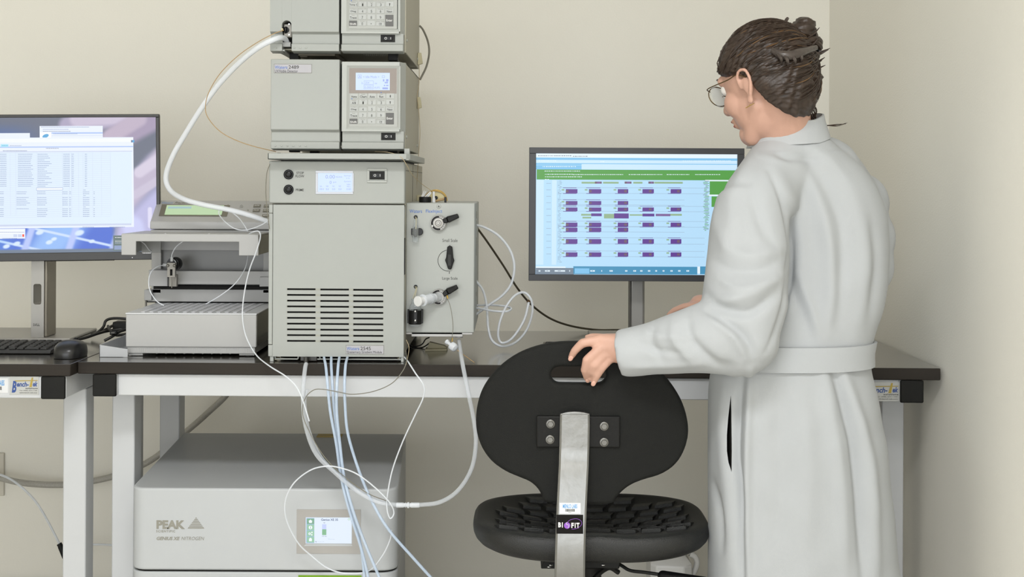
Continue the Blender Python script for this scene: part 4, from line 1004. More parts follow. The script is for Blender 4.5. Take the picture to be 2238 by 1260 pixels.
def vials():
    D = 3.10
    c = P(908, 500, D - .012); z1, z0 = ZD(908, 480, D), ZD(908, 528, D)
    t = tag(MB().lathe((c.x, c.y, z0), (0, 0, 1), [(.0065, 0), (.0072, .002), (.0072, .030), (.0062, .036), (.0040, .041), (.0040, z1 - z0)], 24).build('glass_vial', glassm, smooth=True), 'small narrow glass vial held in the upper black clip', 'vial')
    c = P(907.5, 690, D - .015); z0, z1 = ZD(907, 711, D), ZD(907, 651, D)
    t = tag(MB().lathe((c.x, c.y, z0), (0, 0, 1), [(.0130, 0), (.0140, .002), (.0140, .042), (.0120, .050), (.0085, .054), (.0085, z1 - z0 - .003), (.0095, z1 - z0 - .002), (.0095, z1 - z0)], 28).build('glass_bottle', glassm, smooth=True), 'wider glass bottle in the lower black clip of the injector box', 'bottle')
    # syringe seated in the lower valve
    c = P(959, 648, D - .012); d = Vector((-.85, -1, -.12)).normalized()
    t = thing('syringe', c, 'thick white plastic syringe plugged into the lower valve of the injector box', 'syringe')
    p = c + d * .014
    MB().lathe(p, d, [(.0095, 0), (.0105, .004), (.0105, .036), (.0135, .037), (.0135, .040), (.0105, .0405)], 30).build('barrel', milky, t, smooth=True)
    MB().lathe(p + d * .036, d, [(.009, 0), (.009, .016), (.0122, .017), (.0122, .020), (.0115, .021)], 30).build('plunger', mat('syringe_white', 'd9dad9', .45), t, smooth=True)
vials()
def top_bits():
    D = 3.16; zt = ZD(960, 443, 3.10)
    c = P(929, 435, D); t = thing('bottle_closure', (c.x, D, zt), 'round black screw cap lying on top of the injector box', 'cap')
    MB().lathe((c.x, D, zt), (0, 0, 1), [(.0142, 0), (.0145, .001), (.0145, .012), (.0135, .0135), (.0125, .0135), (.0125, .012), (.001, .012)], 36).build('cap', blk, t, smooth=True)
    m = MB()
    for a, b, c1, c2 in ((924, 430, 931, 418), (930, 430, 940, 419), (935, 430, 942, 421), (922, 429, 927, 417)): m.capsule(P(a, b, D), P(c1, c2, D + .004), .002, .0015, 10)
    m.build('small_plugs', txt_white, t, smooth=True)
    c = P(952, 441, 3.22); r = .028; t = thing('sample_loop', (c.x, 3.22, zt), 'brass coloured ring of tubing standing on top of the injector box', 'tubing coil')
    cz = zt + .002
    cz2 = ZD(952, 442, 3.22)
    m = MB(); m.tube([(c.x + .026 * math.cos(a), 3.22, zt + .003 + .024 * math.sin(a)) for a in np.linspace(0, math.pi, 20)], .0016, sub=2)
    m.tube([(c.x + .0275 * math.cos(a), 3.225, zt + .003 + .0265 * math.sin(a)) for a in np.linspace(0, math.pi, 20)], .0014, sub=2); m.build('ring', brass, t, smooth=True)
    m = MB(); n = 20; m.prism([(c.x + .024 * math.cos(a), 3.226, zt + .003 + .022 * math.sin(a)) for a in np.linspace(0, math.pi, n)], (0, .001, 0)); m.build('disc', mat('brass_pale', 'c9bd93', .4, .3), t)
    m = MB(); m.capsule(P(952, 439, 3.17), P(972, 434, 3.17), .0025, .003, 12); m.build('tube_end', brown, t, smooth=True)
    m = MB(); p = P(973, 435, 3.17); m.box(p.x - .002, p.x + .003, 3.165, 3.18, zt, zt + .013); q = P(953, 432, 3.2); m.cyl(q, q - Y1 * .004, .0045); m.build('black_nut', blkg, t, bevel=.0008)
    m = MB(); p = P(948, 441, 3.165); m.cyl((p.x, 3.165, zt), (p.x, 3.165, zt + .010), .0042); m.cyl((p.x, 3.165, zt + .010), (p.x, 3.165, zt + .026), .0028); m.build('white_fitting', mat('syringe_white', 'd9dad9', .45), t, smooth=True)
top_bits()

# ------------------------------------------------------------------ fraction collector
def collector():
    t = thing('fraction_collector', (P(430, 780, 3.2).x, 3.3, BZ), 'low light grey fraction collector with green display, between wide monitor and pump', 'lab instrument')
    # vial tray cabinet
    XL, XR, z0, z1 = R(275, 684, 560, 758, 3.12); D0, D1 = 3.12, 3.40
    body = MB().box(XL, XR, D0, D1, z0, z1 - .003).build('vial_cabinet', collm, t, bevel=.0015)
    sd = MB().box(XR, XR + .0006, D0 + .004, D1, z0 + .002, z1 - .004).build('side_panel', mat('polished_side', '8f8d86', .18, .5, var=.25, vs=9), body)
    MB().box(XL - .001, XR + .001, D0 - .001, D1, z1 - .003, z1).build('lid', mat('collector_lid', 'd3d5d8', .25), body, bevel=.0008)
    for k in range(13):
        x = XL + .03 + k * .0197
        MB().prism([(x, D0 + .02, z1 + .0002), (x + .009, D0 + .02, z1 + .0002), (x + .009, D1 - .02, z1 + .0002), (x, D1 - .02, z1 + .0002)], (0, 0, .0009)).build('rack_bar', mat('rack_bar', 'dfe0e6', .3), body)
    b = R(278, 758, 557, 772, 3.125); MB().box(b[0], b[1], 3.125, 3.38, b[2], z0).build('plinth', collm, t, bevel=.001)
    rb = MB()
    for k in range(70):
        x = b[0] + .002 + k * (b[1] - b[0] - .004) / 70; rb.box(x, x + .0022, 3.1243, 3.1255, b[2] + .002, z0 - .003)
    rb.build('ribbing', collm, t)
    for x0, x1 in ((281, 312), (523, 556)):
        a = R(x0, 772, x1, 776, 3.13); MB().box(a[0], a[1], 3.13, 3.16, a[2], b[2]).build('foot_bracket', collm, t)
        MB().cyl(((a[0] + a[1]) / 2, 3.15, BZ), ((a[0] + a[1]) / 2, 3.15, a[2]), .012).build('foot', blk, t); MB().cyl(((a[0] + a[1]) / 2, 3.35, BZ), ((a[0] + a[1]) / 2, 3.35, b[2]), .012).build('foot', blk, t)
    q = MB()
    for k in range(9):
        c = P(345 + k * 20, 776, 3.15); q.cyl((c.x, 3.14, b[2]), (c.x, 3.37, b[2]), .003, n=12)
    q.build('roller', mat('roller', 'a5a49e', .3), t, smooth=True)
    # rear column and cross bars (all share the machine's depth)
    def pb(name, x0, y0, x1, y1, Da, Db, m, bev=.001, par=t):
        return MB().pbox(x0, y0, x1, y1, Da, Db).build(name, m, par, bevel=bev)
    pb('back_panel', 350, 540, 588, 602, 3.40, 3.41, mat('coll_shadow', '767675', .35, .1))  # back panel in a darker grey than the casing
    pb('left_post', 331, 530, 352, 640, 3.385, 3.41, collm); pb('right_post', 575, 545, 588, 640, 3.385, 3.41, collm)
    pb('traverse_rail', 372, 592, 588, 621, 3.345, 3.375, collm)
    pb('traverse_end_block', 325, 590, 366, 625, 3.33, 3.385, mat('coll_soft', 'a3a3a3', .4)); pb('traverse_end_block', 567, 605, 588, 626, 3.335, 3.385, mat('coll_soft', 'a3a3a3', .4))
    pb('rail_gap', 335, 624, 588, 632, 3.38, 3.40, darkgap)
    pb('lower_bar', 322, 632, 588, 659, 3.385, 3.41, collm); pb('lower_bar_block', 315, 633, 331, 656, 3.37, 3.42, mat('coll_soft', 'a3a3a3', .4))
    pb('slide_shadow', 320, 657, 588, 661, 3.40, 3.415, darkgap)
    c = P(319, 660, 3.39); MB().cyl((c.x, 3.39, z1 - .02), (c.x, 3.39, ZD(319, 655, 3.39)), .0026).build('pin', steel, t, smooth=True)
    # rear upright joins everything down to the bench
    a0, a1 = XD(330, 700, 3.41), XD(588, 700, 3.41)
    MB().box(a0 + .01, a1 - .005, 3.41, 3.50, BZ, ZD(450, 520, 3.41)).build('rear_upright', colld, t, bevel=.002)
    # gripping hood
    Dh = 3.17; hx0, hx1 = XD(265, 530, Dh), XD(565, 530, Dh); zt_, zb1, zb2 = ZD(400, 511, Dh), ZD(400, 527.5, Dh), ZD(270, 557, Dh)
    i0, i1 = XD(297, 540, Dh), XD(522, 540, Dh)
    h = MB(); h.prism([(hx0, Dh, zt_), (hx1, Dh, zt_), (hx1, Dh, zb2), (i1, Dh, zb2), (i1, Dh, zb1), (i0, Dh, zb1), (i0, Dh, zb2), (hx0, Dh, zb2)], (0, .006, 0)); hood = h.build('hood_front', collm, t, bevel=.0015)
    MB().box(hx0, hx1, Dh + .006, 3.375, zt_ - .004, zt_).build('hood_top', collm, hood, bevel=.001)
    MB().box(hx1 - .004, hx1, Dh + .006, 3.40, zb2 + .002, zt_ - .004).build('hood_side', mat('polished_side', '8f8d86', .18, .5, var=.25, vs=9), hood)
    MB().box(hx0, hx0 + .004, Dh + .006, 3.33, zb2 + .002, zt_ - .004).build('hood_side', colld, hood)
    MB().box(XD(352, 540, 3.36), hx1 - .01, 3.36, 3.37, ZD(400, 546, 3.36), zt_ - .004).build('hood_back', mat('coll_soft', 'a3a3a3', .4), hood)
    MB().box(hx0 + .004, XD(357, 540, 3.355), 3.33, 3.335, ZD(300, 552, 3.33), zt_ - .004).build('hood_inner', colld, hood)
    for x in (359, 455): c = P(x, 510, Dh + .01); MB().ball((c.x, Dh + .02, zt_), (.003, .003, .0015)).build('stud', whitem, hood)
    # control head
    f0, f1 = P(328, 484, 3.30), P(600, 485, 3.30); b0, b1 = P(344, 437, 3.46), P(602, 438, 3.46)
    zl = ZD(400, 501, 3.30)
    hd = MB(); hd.hexa([(f0.x, 3.30, zl), (f1.x, 3.30, zl), (f1.x, 3.30, f0.z), (f0.x, 3.30, f0.z)], [(b0.x, 3.48, zl), (b1.x, 3.48, zl), (b1.x, 3.46, b0.z), (b0.x, 3.46, b0.z)])
    head = hd.build('control_head', collm, t, bevel=.0025)
    MB().box(f0.x, f1.x, 3.305, 3.47, zt_ - .001, zl - .0015).build('head_base', collm, t, bevel=.001)
    u = Vector((f1.x - f0.x, 0, 0)); v = Vector((0, 3.46 - 3.30, b0.z - f0.z)); pl = Plane((f0.x, 3.30, f0.z), u, v)
    def quad(m, pts, off): m.prism([pl.c(x, y, off) for x, y in pts], pl.n * -.0006)
    m = MB(); quad(m, [(347, 472), (495, 473), (498, 456), (470, 449), (354, 447)], .0012)
    m = MB(); quad(m, [(347, 472), (495.5, 473), (503, 449), (354, 447)], .0012); sur = m.build('display_surround', mat('disp_brown', '6d695b', .5), head)
    m = MB(); quad(m, [(359.5, 470), (484, 470.5), (490, 450), (365, 449.5)], .002); dd = m.build('display', emit('lcd_green', 'b3d0a4', .95), sur)
    m = MB(); quad(m, [(367, 457), (418, 457), (419, 453), (368, 453)], .0026); m.build('display_text_block', emit('lcd_green_ink', '98b9bf', .95), dd)
    m = MB(); text(m, pl, 'Waters', 354, 441.5, 378, 445.5, .001, shear=.2); m.build('lettering', mat('print_blue2', '7ba0d0', .5), head, fix=False)
    m = MB(); text(m, pl, 'Fraction Collector', 382, 441, 452, 445.8, .001, bold=.01, shear=.2); m.build('lettering', txt_grey, head, fix=False)
    for x, y, s in ((553.5, 447.3, 'ENTER'), (576, 447.5, 'STOP'), (551.8, 457.3, 'PAUSE'), (574, 457.5, 'RUN'), (572, 469, 'MENU')):
        m = MB(); w = 15.5; quad(m, [(x, y + 6), (x + w, y + 6), (x + w + 1.6, y), (x + 1.6, y)], .0012); kk = m.build('key', mat('key_brown', '6f6c60', .5), head)
        m = MB(); text(m, pl, s, x + 3, y + 1.8, x + w - 1.5, y + 4.4, .002, bold=.02); m.build('lettering', txt_white, kk, fix=False)
    m = MB()
    for x, y in ((499, 448), (549.5, 473), (542, 459)): quad(m, [(x - 2, y + .4), (x + 2, y + .8), (x + 1, y - .4), (x - 1, y - .6)], .001)
    text(m, pl, 'step', 524, 451.5, 532, 454, .001); text(m, pl, 'menu', 521, 464.5, 529, 467, .001)
    for x, y, s in ((528, 449, -1), (525, 470, 1)): m.tube([pl.c(x - 3, y - s * .8, .0008), pl.c(x, y + s * .6, .0008), pl.c(x + 3, y - s * .8, .0008)], .0003)
    m.build('arrow_marks', txt_grey, head)['kind'] = 'stuff'
    # dispensing valve
    c = P(378, 577, 3.31); d = MB(); d.lathe(c + Y1 * .03, (0, -1, 0), [(.0165, 0), (.0165, .028), (.0150, .031), (.001, .031)], 32); dv = d.build('dispensing_valve', blkg, t, smooth=True)
    c = P(370.5, 576, 3.30); r = MB(); r.tube([(c.x + .0155 * math.cos(a), 3.302, c.z + .0125 * math.sin(a)) for a in np.linspace(-1.4, 1.5, 14)], .0014); r.build('seal_ring', whitem, dv, smooth=True)
    a = R(365.5, 574, 382.5, 605, 3.285); m = MB(); hole = [R(371.5, 588, 377, 602, 3.285)]; plate_holes(m, a[0], a[1], a[2], a[3], 3.285, 3.296, [tuple(hole[0])]); m.build('steel_bracket', steel, dv, bevel=.0008)
    MB().box(hole[0][0], hole[0][1], 3.294, 3.2955, hole[0][2], hole[0][3]).build('bracket_slot', darkgap, dv)
    for x in (366.5, 381): p = P(x, 580, 3.284); MB().ball(p, (.004, .003, .004)).build('bracket_screw', steel, dv, smooth=True)
    m = MB(); m.pbox(369, 600, 386, 626, 3.305, 3.32); m.build('needle_carriage', steel, dv, bevel=.0008)
    m = MB(); m.cyl(P(375.5, 604, 3.29), P(375.5, 629, 3.29), .0011); m.build('needle', steel, dv, smooth=True)
    for x, y, dx, dy in ((375.5, 571, 0, 1), (366, 578.5, -1, 0)):
        p = P(x, y, 3.295); MB().cyl(p, p + Vector((dx, 0, dy)) * .011, .0036).build('tube_fitting', whitem, dv, smooth=True)
    return t
fc = collector()
def drip_tray():
    Df, Db = 3.105, 3.40; X0, X1 = XD(217, 770, Df), XD(279, 770, Df)
    t = thing('drip_tray', (X0, 3.2, BZ), 'white sheet-metal tray sticking out left of the fraction collector', 'tray')
    zf = ZD(217, 753, Df); zr = ZD(278, 762.5, Df)
    m = MB(); w = .002
    m.prism([(X0, Df, BZ), (X1, Df, BZ), (X1, Df, zr), (X0, Df, zf)], (0, w, 0))
    m.prism([(X0, Df, BZ), (X0, Df, zf), (X0, Db, zf), (X0, Db, BZ)], (w, 0, 0))
    m.prism([(X1 - .01, Df, BZ), (X0, Df, BZ), (X0, Db, BZ), (X1 - .01, Db, BZ)], (0, 0, .0015))
    m.prism([(X0, Db, BZ), (X1 - .02, Db, BZ), (X1 - .02, Db, zf), (X0, Db, zf)], (0, -w, 0))
    m.build('body', mat('tray_paint', 'b5b7ba', .35), t, bevel=.0005)
drip_tray()

# ------------------------------------------------------------------ nitrogen generator under the bench
def generator():
    t = thing('gas_generator', (-.57, 3.3, 0), 'big white cabinet with touch screen on the floor under the bench', 'lab instrument')
    D0 = 3.02; L0, R0 = P(284, 1070, D0), P(868, 1065, D0); D1 = 3.60; L1, R1 = P(401, 946, D1), P(887, 944, D1)
    zt = ZD(575, 1067, D0) - .006; zs = ZD(575, 1246, D0); ztb = ZD(640, 946, D1)
    def shell(z0, z1, ins=0.0, zb=None):
        zb = z1 if zb is None else zb; n = 8; r = .035; pts = []
        xl, xr = L0.x + ins, R0.x - ins
        for k in range(n + 1): a = math.pi + math.pi / 2 * k / n; pts.append((xl + r + r * math.cos(a), D0 + ins + r + r * math.sin(a)))
        for k in range(n + 1): a = 1.5 * math.pi + math.pi / 2 * k / n; pts.append((xr - r + r * math.cos(a), D0 + ins + r + r * math.sin(a)))
        pts += [(R1.x - ins, D1), (L1.x + ins, D1)]
        m = MB(); N = len(pts); vs = [(x, y, z0) for x, y in pts] + [(x, y, z1 + (zb - z1) * np.clip((y - D0) / (D1 - D0), 0, 1)) for x, y in pts]
        m.add(vs, [tuple(range(N - 1, -1, -1)), tuple(range(N, 2 * N))] + [(i, (i + 1) % N, (i + 1) % N + N, i + N) for i in range(N)])
        return m
    gw = mat('generator_white', 'b6b9bb', .42, var=.01)
    hd = shell(zs, zt + .006, 0, ztb).build('upper_casing', gw, t, bevel=.005, seg=4)
    shell(.06, zs - .004).build('lower_casing', gw, t, bevel=.003)
    shell(zs - .006, zs + .002, .005).build('seam', darkgap, t)
    for x in (L0.x + .05, R0.x - .05):
        for y in (3.08, 3.5): MB().cyl((x, y, 0), (x, y, .06), .025).build('castor', blk, t)
    pl = flat(D0)
    gp = mat('print_taupe', '8d8b81', .6)
    m = MB(); text(m, pl, 'PEAK', 342, 1136, 404.5, 1155, .0006, bold=.05); text(m, pl, 'SCIENTIFIC', 341.5, 1157.5, 383, 1162.5, .0006, bold=.02, spacing=1.2)
    text(m, pl, 'GENIUS XE', 342.5, 1172, 393, 1179.5, .0006, bold=.035, shear=.2); text(m, pl, 'NITROGEN', 396.5, 1172, 446.5, 1179.5, .0006, shear=.2)
    m.build('lettering', gp, hd, fix=False)
    m = MB()
    apex = (428.5, 1129.5); bl, br = (410, 1154), (446.5, 1154)
    for k in range(7):
        a0, a1 = k / 7 + (.03 if k else 0), (k + 1) / 7 - .035
        if k == 6: a1 = 1
        def pt(a, s): e = bl if s < 0 else br; return (apex[0] + (e[0] - apex[0]) * a, apex[1] + (e[1] - apex[1]) * a)
        q = [pt(a0, -1), pt(a0, 1), pt(a1, 1), pt(a1, -1)]
        q2 = [(q[0][0], q[0][1]), (q[1][0], q[1][1] - .0), (q[2][0], q[2][1]), (q[3][0], q[3][1])]
        m.prism([pl.c(x, y, .0007) for x, y in q2], (0, .0003, 0))
    m.build('pyramid_logo', gp, hd)
    fr = mat('screen_surround', 'a5a29e', .5)
    m = MB(); a = (648.5, 1112.5, 788, 1209); b_ = (667, 1129, 770, 1188)
    A_, B_ = pl.rect(*a, .0012), pl.rect(*b_, .0012); C_ = pl.rect(*b_, .0003)
    m.add(A_ + B_, [(i, (i + 1) % 4, (i + 1) % 4 + 4, i + 4) for i in range(4)]); A0 = pl.rect(*a, 0); m.add(A_ + A0, [(i, i + 4, (i + 1) % 4 + 4, (i + 1) % 4) for i in range(4)]); m.add(B_ + C_, [(i, (i + 1) % 4, (i + 1) % 4 + 4, i + 4) for i in range(4)])
    sr = m.build('screen_surround', fr, hd)
    m = MB()
    m.add([pl.c(664, 1192, .0016), pl.c(771, 1192, .0016), pl.c(768, 1188, .0013), pl.c(669, 1188, .0013)], [(0, 1, 2, 3)]); m.build('screen_ledge', gw, sr)
    sc = MB().slab(pl, 668.5, 1130, 768.5, 1186.5, .0003, .0009).build('touch_screen', emit('touch_white', 'dfeaf8', 1.0), hd)
    cols = ['79a88c', '95c4a6', '9bb8d6', 'eef5f8', 'c2cdf5', '7fb58c', '4a5b86', 'b9c8dc']; ms = [emit('touch_%s' % c, c, 1.0) for c in cols]
    m = MB(); A = lambda i, *q, o=1: m.rect(pl, *q, .0010 + .0002 * o, i)
    A(2, 669.5, 1131, 687, 1185.5)
    for k in range(4): A(0 if k == 0 else 1, 671, 1132 + k * 13.4, 687, 1144 + k * 13.4, o=2)
    def disc(i, x, y, r, o=3, n=12):
        c = pl.c(x, y, .0010 + .0002 * o); rr = r * D0 / F; m.add([c + pl.u * math.cos(6.283 * k / n) * rr + pl.v * math.sin(6.283 * k / n) * rr for k in range(n)], [tuple(range(n))], i)
    m.add([pl.c(x, y, .0017) for x, y in ((674, 1138), (678.7, 1134), (683.5, 1138))], [(2, 1, 0)], 3); A(3, 675.5, 1138, 682, 1141.5, o=3)
    disc(3, 678.8, 1151.5, 4); A(0, 678.2, 1150.5, 679.4, 1154, o=4); A(0, 678.2, 1148.5, 679.4, 1149.6, o=4)
    disc(3, 677, 1165, 2.8); disc(1, 677, 1165, 1, 4); disc(3, 682, 1162.3, 1.7); disc(3, 681.7, 1167.5, 1.7); disc(3, 678.8, 1176.5, 2.6); A(3, 675.5, 1176, 682, 1181.5, o=4)
    A(4, 704.2, 1144.5, 713.4, 1155.5, o=2); A(5, 704.2, 1155.5, 713.4, 1168, o=2)
    text(m, pl, 'Genius XE 35', 702, 1132, 739, 1137, .0014, 6, bold=.02); text(m, pl, 'N2', 707, 1140, 711, 1142.5, .0014, 6); text(m, pl, '107 psi', 704, 1169.5, 714, 1172, .0014, 6); text(m, pl, 'Running', 718, 1176, 731, 1178.5, .0014, 7); text(m, pl, '78', 688.5, 1181.5, 692.5, 1184, .0014, 6); text(m, pl, 'Purity OK', 695, 1181.5, 709, 1184, .0014, 7)
    disc(1, 763, 1133.5, 2.4); disc(3, 763, 1133.5, 1.5, 4)
    m.build('screen_graphics', ms, sc, fix=False)['kind'] = 'stuff'
    MB().slab(pl, 652, 1256, 790, 1290, 0, .001).build('green_label', mat('label_green', '6f9a16', .5), t)
    a, b = P(695, 947, 3.58), P(748, 950, 3.57); m = MB(); m.prism([(a.x, 3.55, ztb - .001), (b.x, 3.55, ztb - .001), (b.x, 3.585, ztb), (a.x, 3.585, ztb)], (0, 0, .0015)); m.build('yellow_label', mat('label_yellow', 'a98f35', .5), t)
generator()

# ------------------------------------------------------------------ tubes, hoses and cables
def tb(name, pts, r, m, label, cat='tube', group=None, n=10, sub=8, kids=()):
    """pts: (px, py, distance)"""
    o = MB().tube([P(*p) if not isinstance(p, Vector) else p for p in pts], r, n=n, sub=sub).build(name, m, smooth=True)
    return tag(o, label, cat, group)
D_ = 2.955
for i, (pts, lab) in enumerate([
    ([(708, 779, 3.05), (709, 785, 3.02), (712, 800, 2.98), (716, 840, D_), (722, 900, D_), (735, 970, D_), (745, 1040, D_), (762, 1110, 2.95), (790, 1200, 2.95), (808, 1275, 2.95)], 'leftmost of the four bluish tubes hanging from under the pump'),
    ([(724, 779, 3.05), (724, 785, 3.02), (724, 800, 2.99), (727, 850, 2.965), (731, 900, 2.967), (740, 970, 2.967), (752, 1040, 2.967), (766, 1110, 2.962), (788, 1190, 2.96), (798, 1275, 2.96)], 'second from left of the four bluish tubes hanging from under the pump'),
    ([(742, 779, 3.05), (741, 785, 3.02), (739, 800, 2.98), (736, 850, D_ - .004), (736, 900, D_ - .006), (743, 970, D_ - .008), (752, 1040, D_ - .008), (770, 1110, 2.935), (795, 1180, 2.935), (835, 1275, 2.935)], 'third from left of the four bluish tubes hanging from under the pump'),
    ([(760, 779, 3.05), (758, 785, 3.02), (755, 800, 2.98), (753, 840, D_), (754, 880, D_), (759, 940, D_), (775, 1000, D_), (797, 1060, 2.94), (826, 1120, 2.93), (856, 1165, 2.93), (900, 1215, 2.93), (948, 1268, 2.93)], 'rightmost bluish tube under the pump, curving away to the lower right')]):
    tb('solvent_tube', pts, .0032, bluish, lab, group='solvent tubes under the pump')
tb('drain_hose', [(669, 795, 3.0), (667, 803, 2.985), (664, 830, 2.965), (662, 870, 2.96), (668, 930, 2.955), (690, 990, 2.95), (730, 1030, 2.945), (780, 1072, 2.94), (825, 1096, 2.93), (871, 1103, 2.93)], .0048, clearm, 'clear drain hose looping from the pump to the white barbed connector', 'hose')
tb('drain_hose', [(671, 850, 2.972), (667, 880, 2.972), (676, 940, 2.965), (704, 1000, 2.96), (745, 1040, 2.965), (792, 1076, 2.95), (830, 1092, 2.95), (850, 1096, 2.95)], .003, clearm, 'thinner clear hose running alongside the drain hose below the pump', 'hose')
tb('drain_hose', [(1003, 744, 3.12), (1006, 765, 3.07), (1012, 800, 2.98), (1024, 860, 2.955), (1036, 920, 2.95), (1040, 970, 2.945), (1030, 1025, 2.94), (1000, 1072, 2.935), (960, 1097, 2.93), (912, 1103, 2.93)], .0048, clearm, 'clear hose hanging from the injector box down to the barbed connector', 'hose')
c0, c1 = P(866, 1103, 2.93), P(917, 1103, 2.93); d = (c1 - c0).normalized(); L = (c1 - c0).length
tag(MB().lathe(c0, d, [(.0052, 0), (.0056, .002), (.0056, .016), (.0040, .018), (.0058, .020), (.0042, .023), (.0066, .025), (.0066, .028), (.0042, .030), (.0058, .034), (.0056, .036), (.0056, L - .002), (.005, L)], 24).build('hose_connector', milky, smooth=True), 'white barbed connector joining two clear hoses over the generator corner', 'connector')
tb('signal_wire', [(887, 765, 3.03), (888, 790, 2.97), (879, 812, 2.955), (855, 838, 2.95), (815, 855, 2.948), (770, 861, 2.946), (740, 856, 2.945), (705, 850, 2.945), (685, 852, 2.945), (668, 868, 2.945), (661, 895, 2.945), (668, 925, 2.942), (700, 985, 2.94), (740, 1030, 2.94), (800, 1075, 2.935), (850, 1096, 2.925)], .0010, grcab, 'thin grey wire drooping in front of the white bench rail', 'wire', n=6)
tb('white_tube', [(884, 780, 3.035), (892, 790, 2.98), (908, 815, 2.95), (926, 842, 2.94), (925, 868, 2.94), (908, 905, 2.94), (880, 965, 2.935), (858, 1025, 2.93), (847, 1080, 2.925), (846, 1112, 2.92), (853, 1132, 2.92), (861, 1120, 2.92), (852, 1098, 2.915), (820, 1065, 2.915), (780, 1035, 2.92), (745, 1022, 2.925), (715, 1018, 2.925), (680, 1026, 2.93), (645, 1052, 2.935), (626, 1085, 2.94), (623, 1120, 2.95), (634, 1155, 2.96), (655, 1190, 2.97), (680, 1213, 2.98), (715, 1240, 2.985), (755, 1252, 2.985), (805, 1247, 2.97), (835, 1215, 2.96), (852, 1180, 2.95), (856, 1158, 2.94)], .0016, milky, 'thin white tube looping in front of the generator touch screen', 'tube', n=8)
tb('white_tube', [(540, 514, 3.20), (552, 507, 3.17), (565, 505, 3.15), (569, 518, 3.145), (560, 550, 3.14), (545, 590, 3.13), (534, 640, 3.10), (530, 690, 3.09), (538, 735, 3.085), (560, 775, 3.05), (590, 800, 2.985), (625, 822, 2.95), (648, 845, 2.945), (662, 875, 2.94), (676, 920, 2.938)], .0016, milky, 'long thin white tube falling from the collector hood across its cabinet', 'tube', n=8)
tb('waste_hose', [(627, 92, 3.045), (622, 84, 3.03), (610, 83, 3.0), (590, 90, 2.99), (560, 107, 3.0), (520, 140, 3.03), (478, 185, 3.06), (440, 237, 3.09), (405, 293, 3.12), (378, 340, 3.14), (363, 385, 3.16), (372, 415, 3.17), (400, 434, 3.19), (440, 446, 3.20), (500, 458, 3.21), (545, 470, 3.21), (592, 486, 3.22)], .0062, milky, 'thick milky hose arching from the topmost detector down over the green display', 'hose', n=14)
tb('outlet_tube', [(620, 66, 3.005), (600, 73, 2.99), (565, 91, 2.99), (520, 122, 3.0), (480, 162, 3.01), (455, 205, 3.02), (449, 240, 3.02), (460, 265, 3.02), (485, 290, 3.02), (520, 308, 3.03), (560, 321, 3.04), (603, 331, 3.06)], .0010, brown, 'hair-thin brown tube bowing out left of the detector tower', 'tube', n=6)
tb('signal_wire', [(590, 358, 3.032), (583, 380, 3.03), (581, 420, 3.03), (584, 460, 3.03), (589, 500, 3.032)], .0009, grcab, 'thin dark wire along the left edge of the pump head', 'wire', n=6)
tb('white_tube', [(592, 478, 3.2), (570, 492, 3.2), (540, 502, 3.21), (515, 500, 3.22), (495, 487, 3.24), (482, 473, 3.26), (478, 463, 3.27), (485, 457, 3.27), (500, 460, 3.27), (520, 474, 3.26), (534, 492, 3.24), (541, 505, 3.22)], .0013, milky, 'thin white tube looped over the front edge of the green display', 'tube', n=8)
tb('white_tube', [(375.5, 566, 3.295), (376, 555, 3.285), (384, 540, 3.275), (398, 528, 3.27), (404, 524, 3.27)], .0013, milky, 'short white tube rising from the top of the dispensing valve', 'tube', n=8)
tb('white_tube', [(360, 578.5, 3.295), (345, 582, 3.27), (331, 593, 3.24), (325, 612, 3.22), (328, 635, 3.2), (342, 657, 3.2), (358, 667, 3.2)], .0013, milky, 'white tube curling from the left of the dispensing valve to the vial rack', 'tube', n=8)
tb('white_tube', [(542, 556, 3.30), (541, 566, 3.29), (534, 590, 3.27), (515, 618, 3.25), (485, 643, 3.24), (450, 664, 3.24)], .0013, milky, 'white tube slanting across the lower bar to the middle of the vial rack', 'tube', n=8)
tb('white_tube', [(306, 526, 3.30), (316, 533, 3.30), (325, 545, 3.32), (331, 550, 3.33)], .0012, milky, 'short white tube inside the left end of the collector hood', 'tube', n=8)
# right of the injector
tb('coil_tube', [(1040, 491, 3.3), (1060, 497, 3.30), (1090, 515, 3.3), (1114, 545, 3.3), (1124, 580, 3.3), (1118, 618, 3.3), (1098, 645, 3.3), (1070, 665, 3.3), (1040, 687, 3.3)], .0032, milky, 'milky tube bulging in a big arc right of the injector box', 'tube')
tb('coil_tube', [(1040, 613, 3.32), (1056, 635, 3.31), (1064, 670, 3.30), (1067, 715, 3.28), (1076, 744, 3.27), (1098, 756, 3.27), (1126, 748, 3.28), (1150, 722, 3.29), (1163, 685, 3.29), (1161, 655, 3.29), (1146, 639, 3.29), (1126, 645, 3.28), (1106, 670, 3.27), (1092, 705, 3.26), (1089, 735, 3.26), (1098, 749, 3.26), (1120, 738, 3.25), (1145, 700, 3.25), (1156, 660, 3.25)], .0030, milky, 'milky tube coiled twice and hanging over the black bench right of the injector', 'tube')
tb('coil_tube', [(1040, 667, 3.34), (1070, 666, 3.33), (1100, 668, 3.32), (1117, 673, 3.30), (1108, 680, 3.27), (1078, 679, 3.27), (1056, 675, 3.28), (1040, 672, 3.29)], .0026, milky, 'flat loop of milky tube close to the side of the injector box', 'tube')
tb('mains_cable', [(1040, 494, 3.42), (1065, 528, 3.45), (1100, 580, 3.50), (1130, 628, 3.54), (1160, 664, 3.58), (1200, 694, 3.62), (1245, 711, 3.66), (1300, 720, 3.70), (1345, 720.5, 3.72), (1380, 721, 3.725)], .0028, dkcab, 'dark braided cable sagging from the injector box to the right monitor', 'cable')
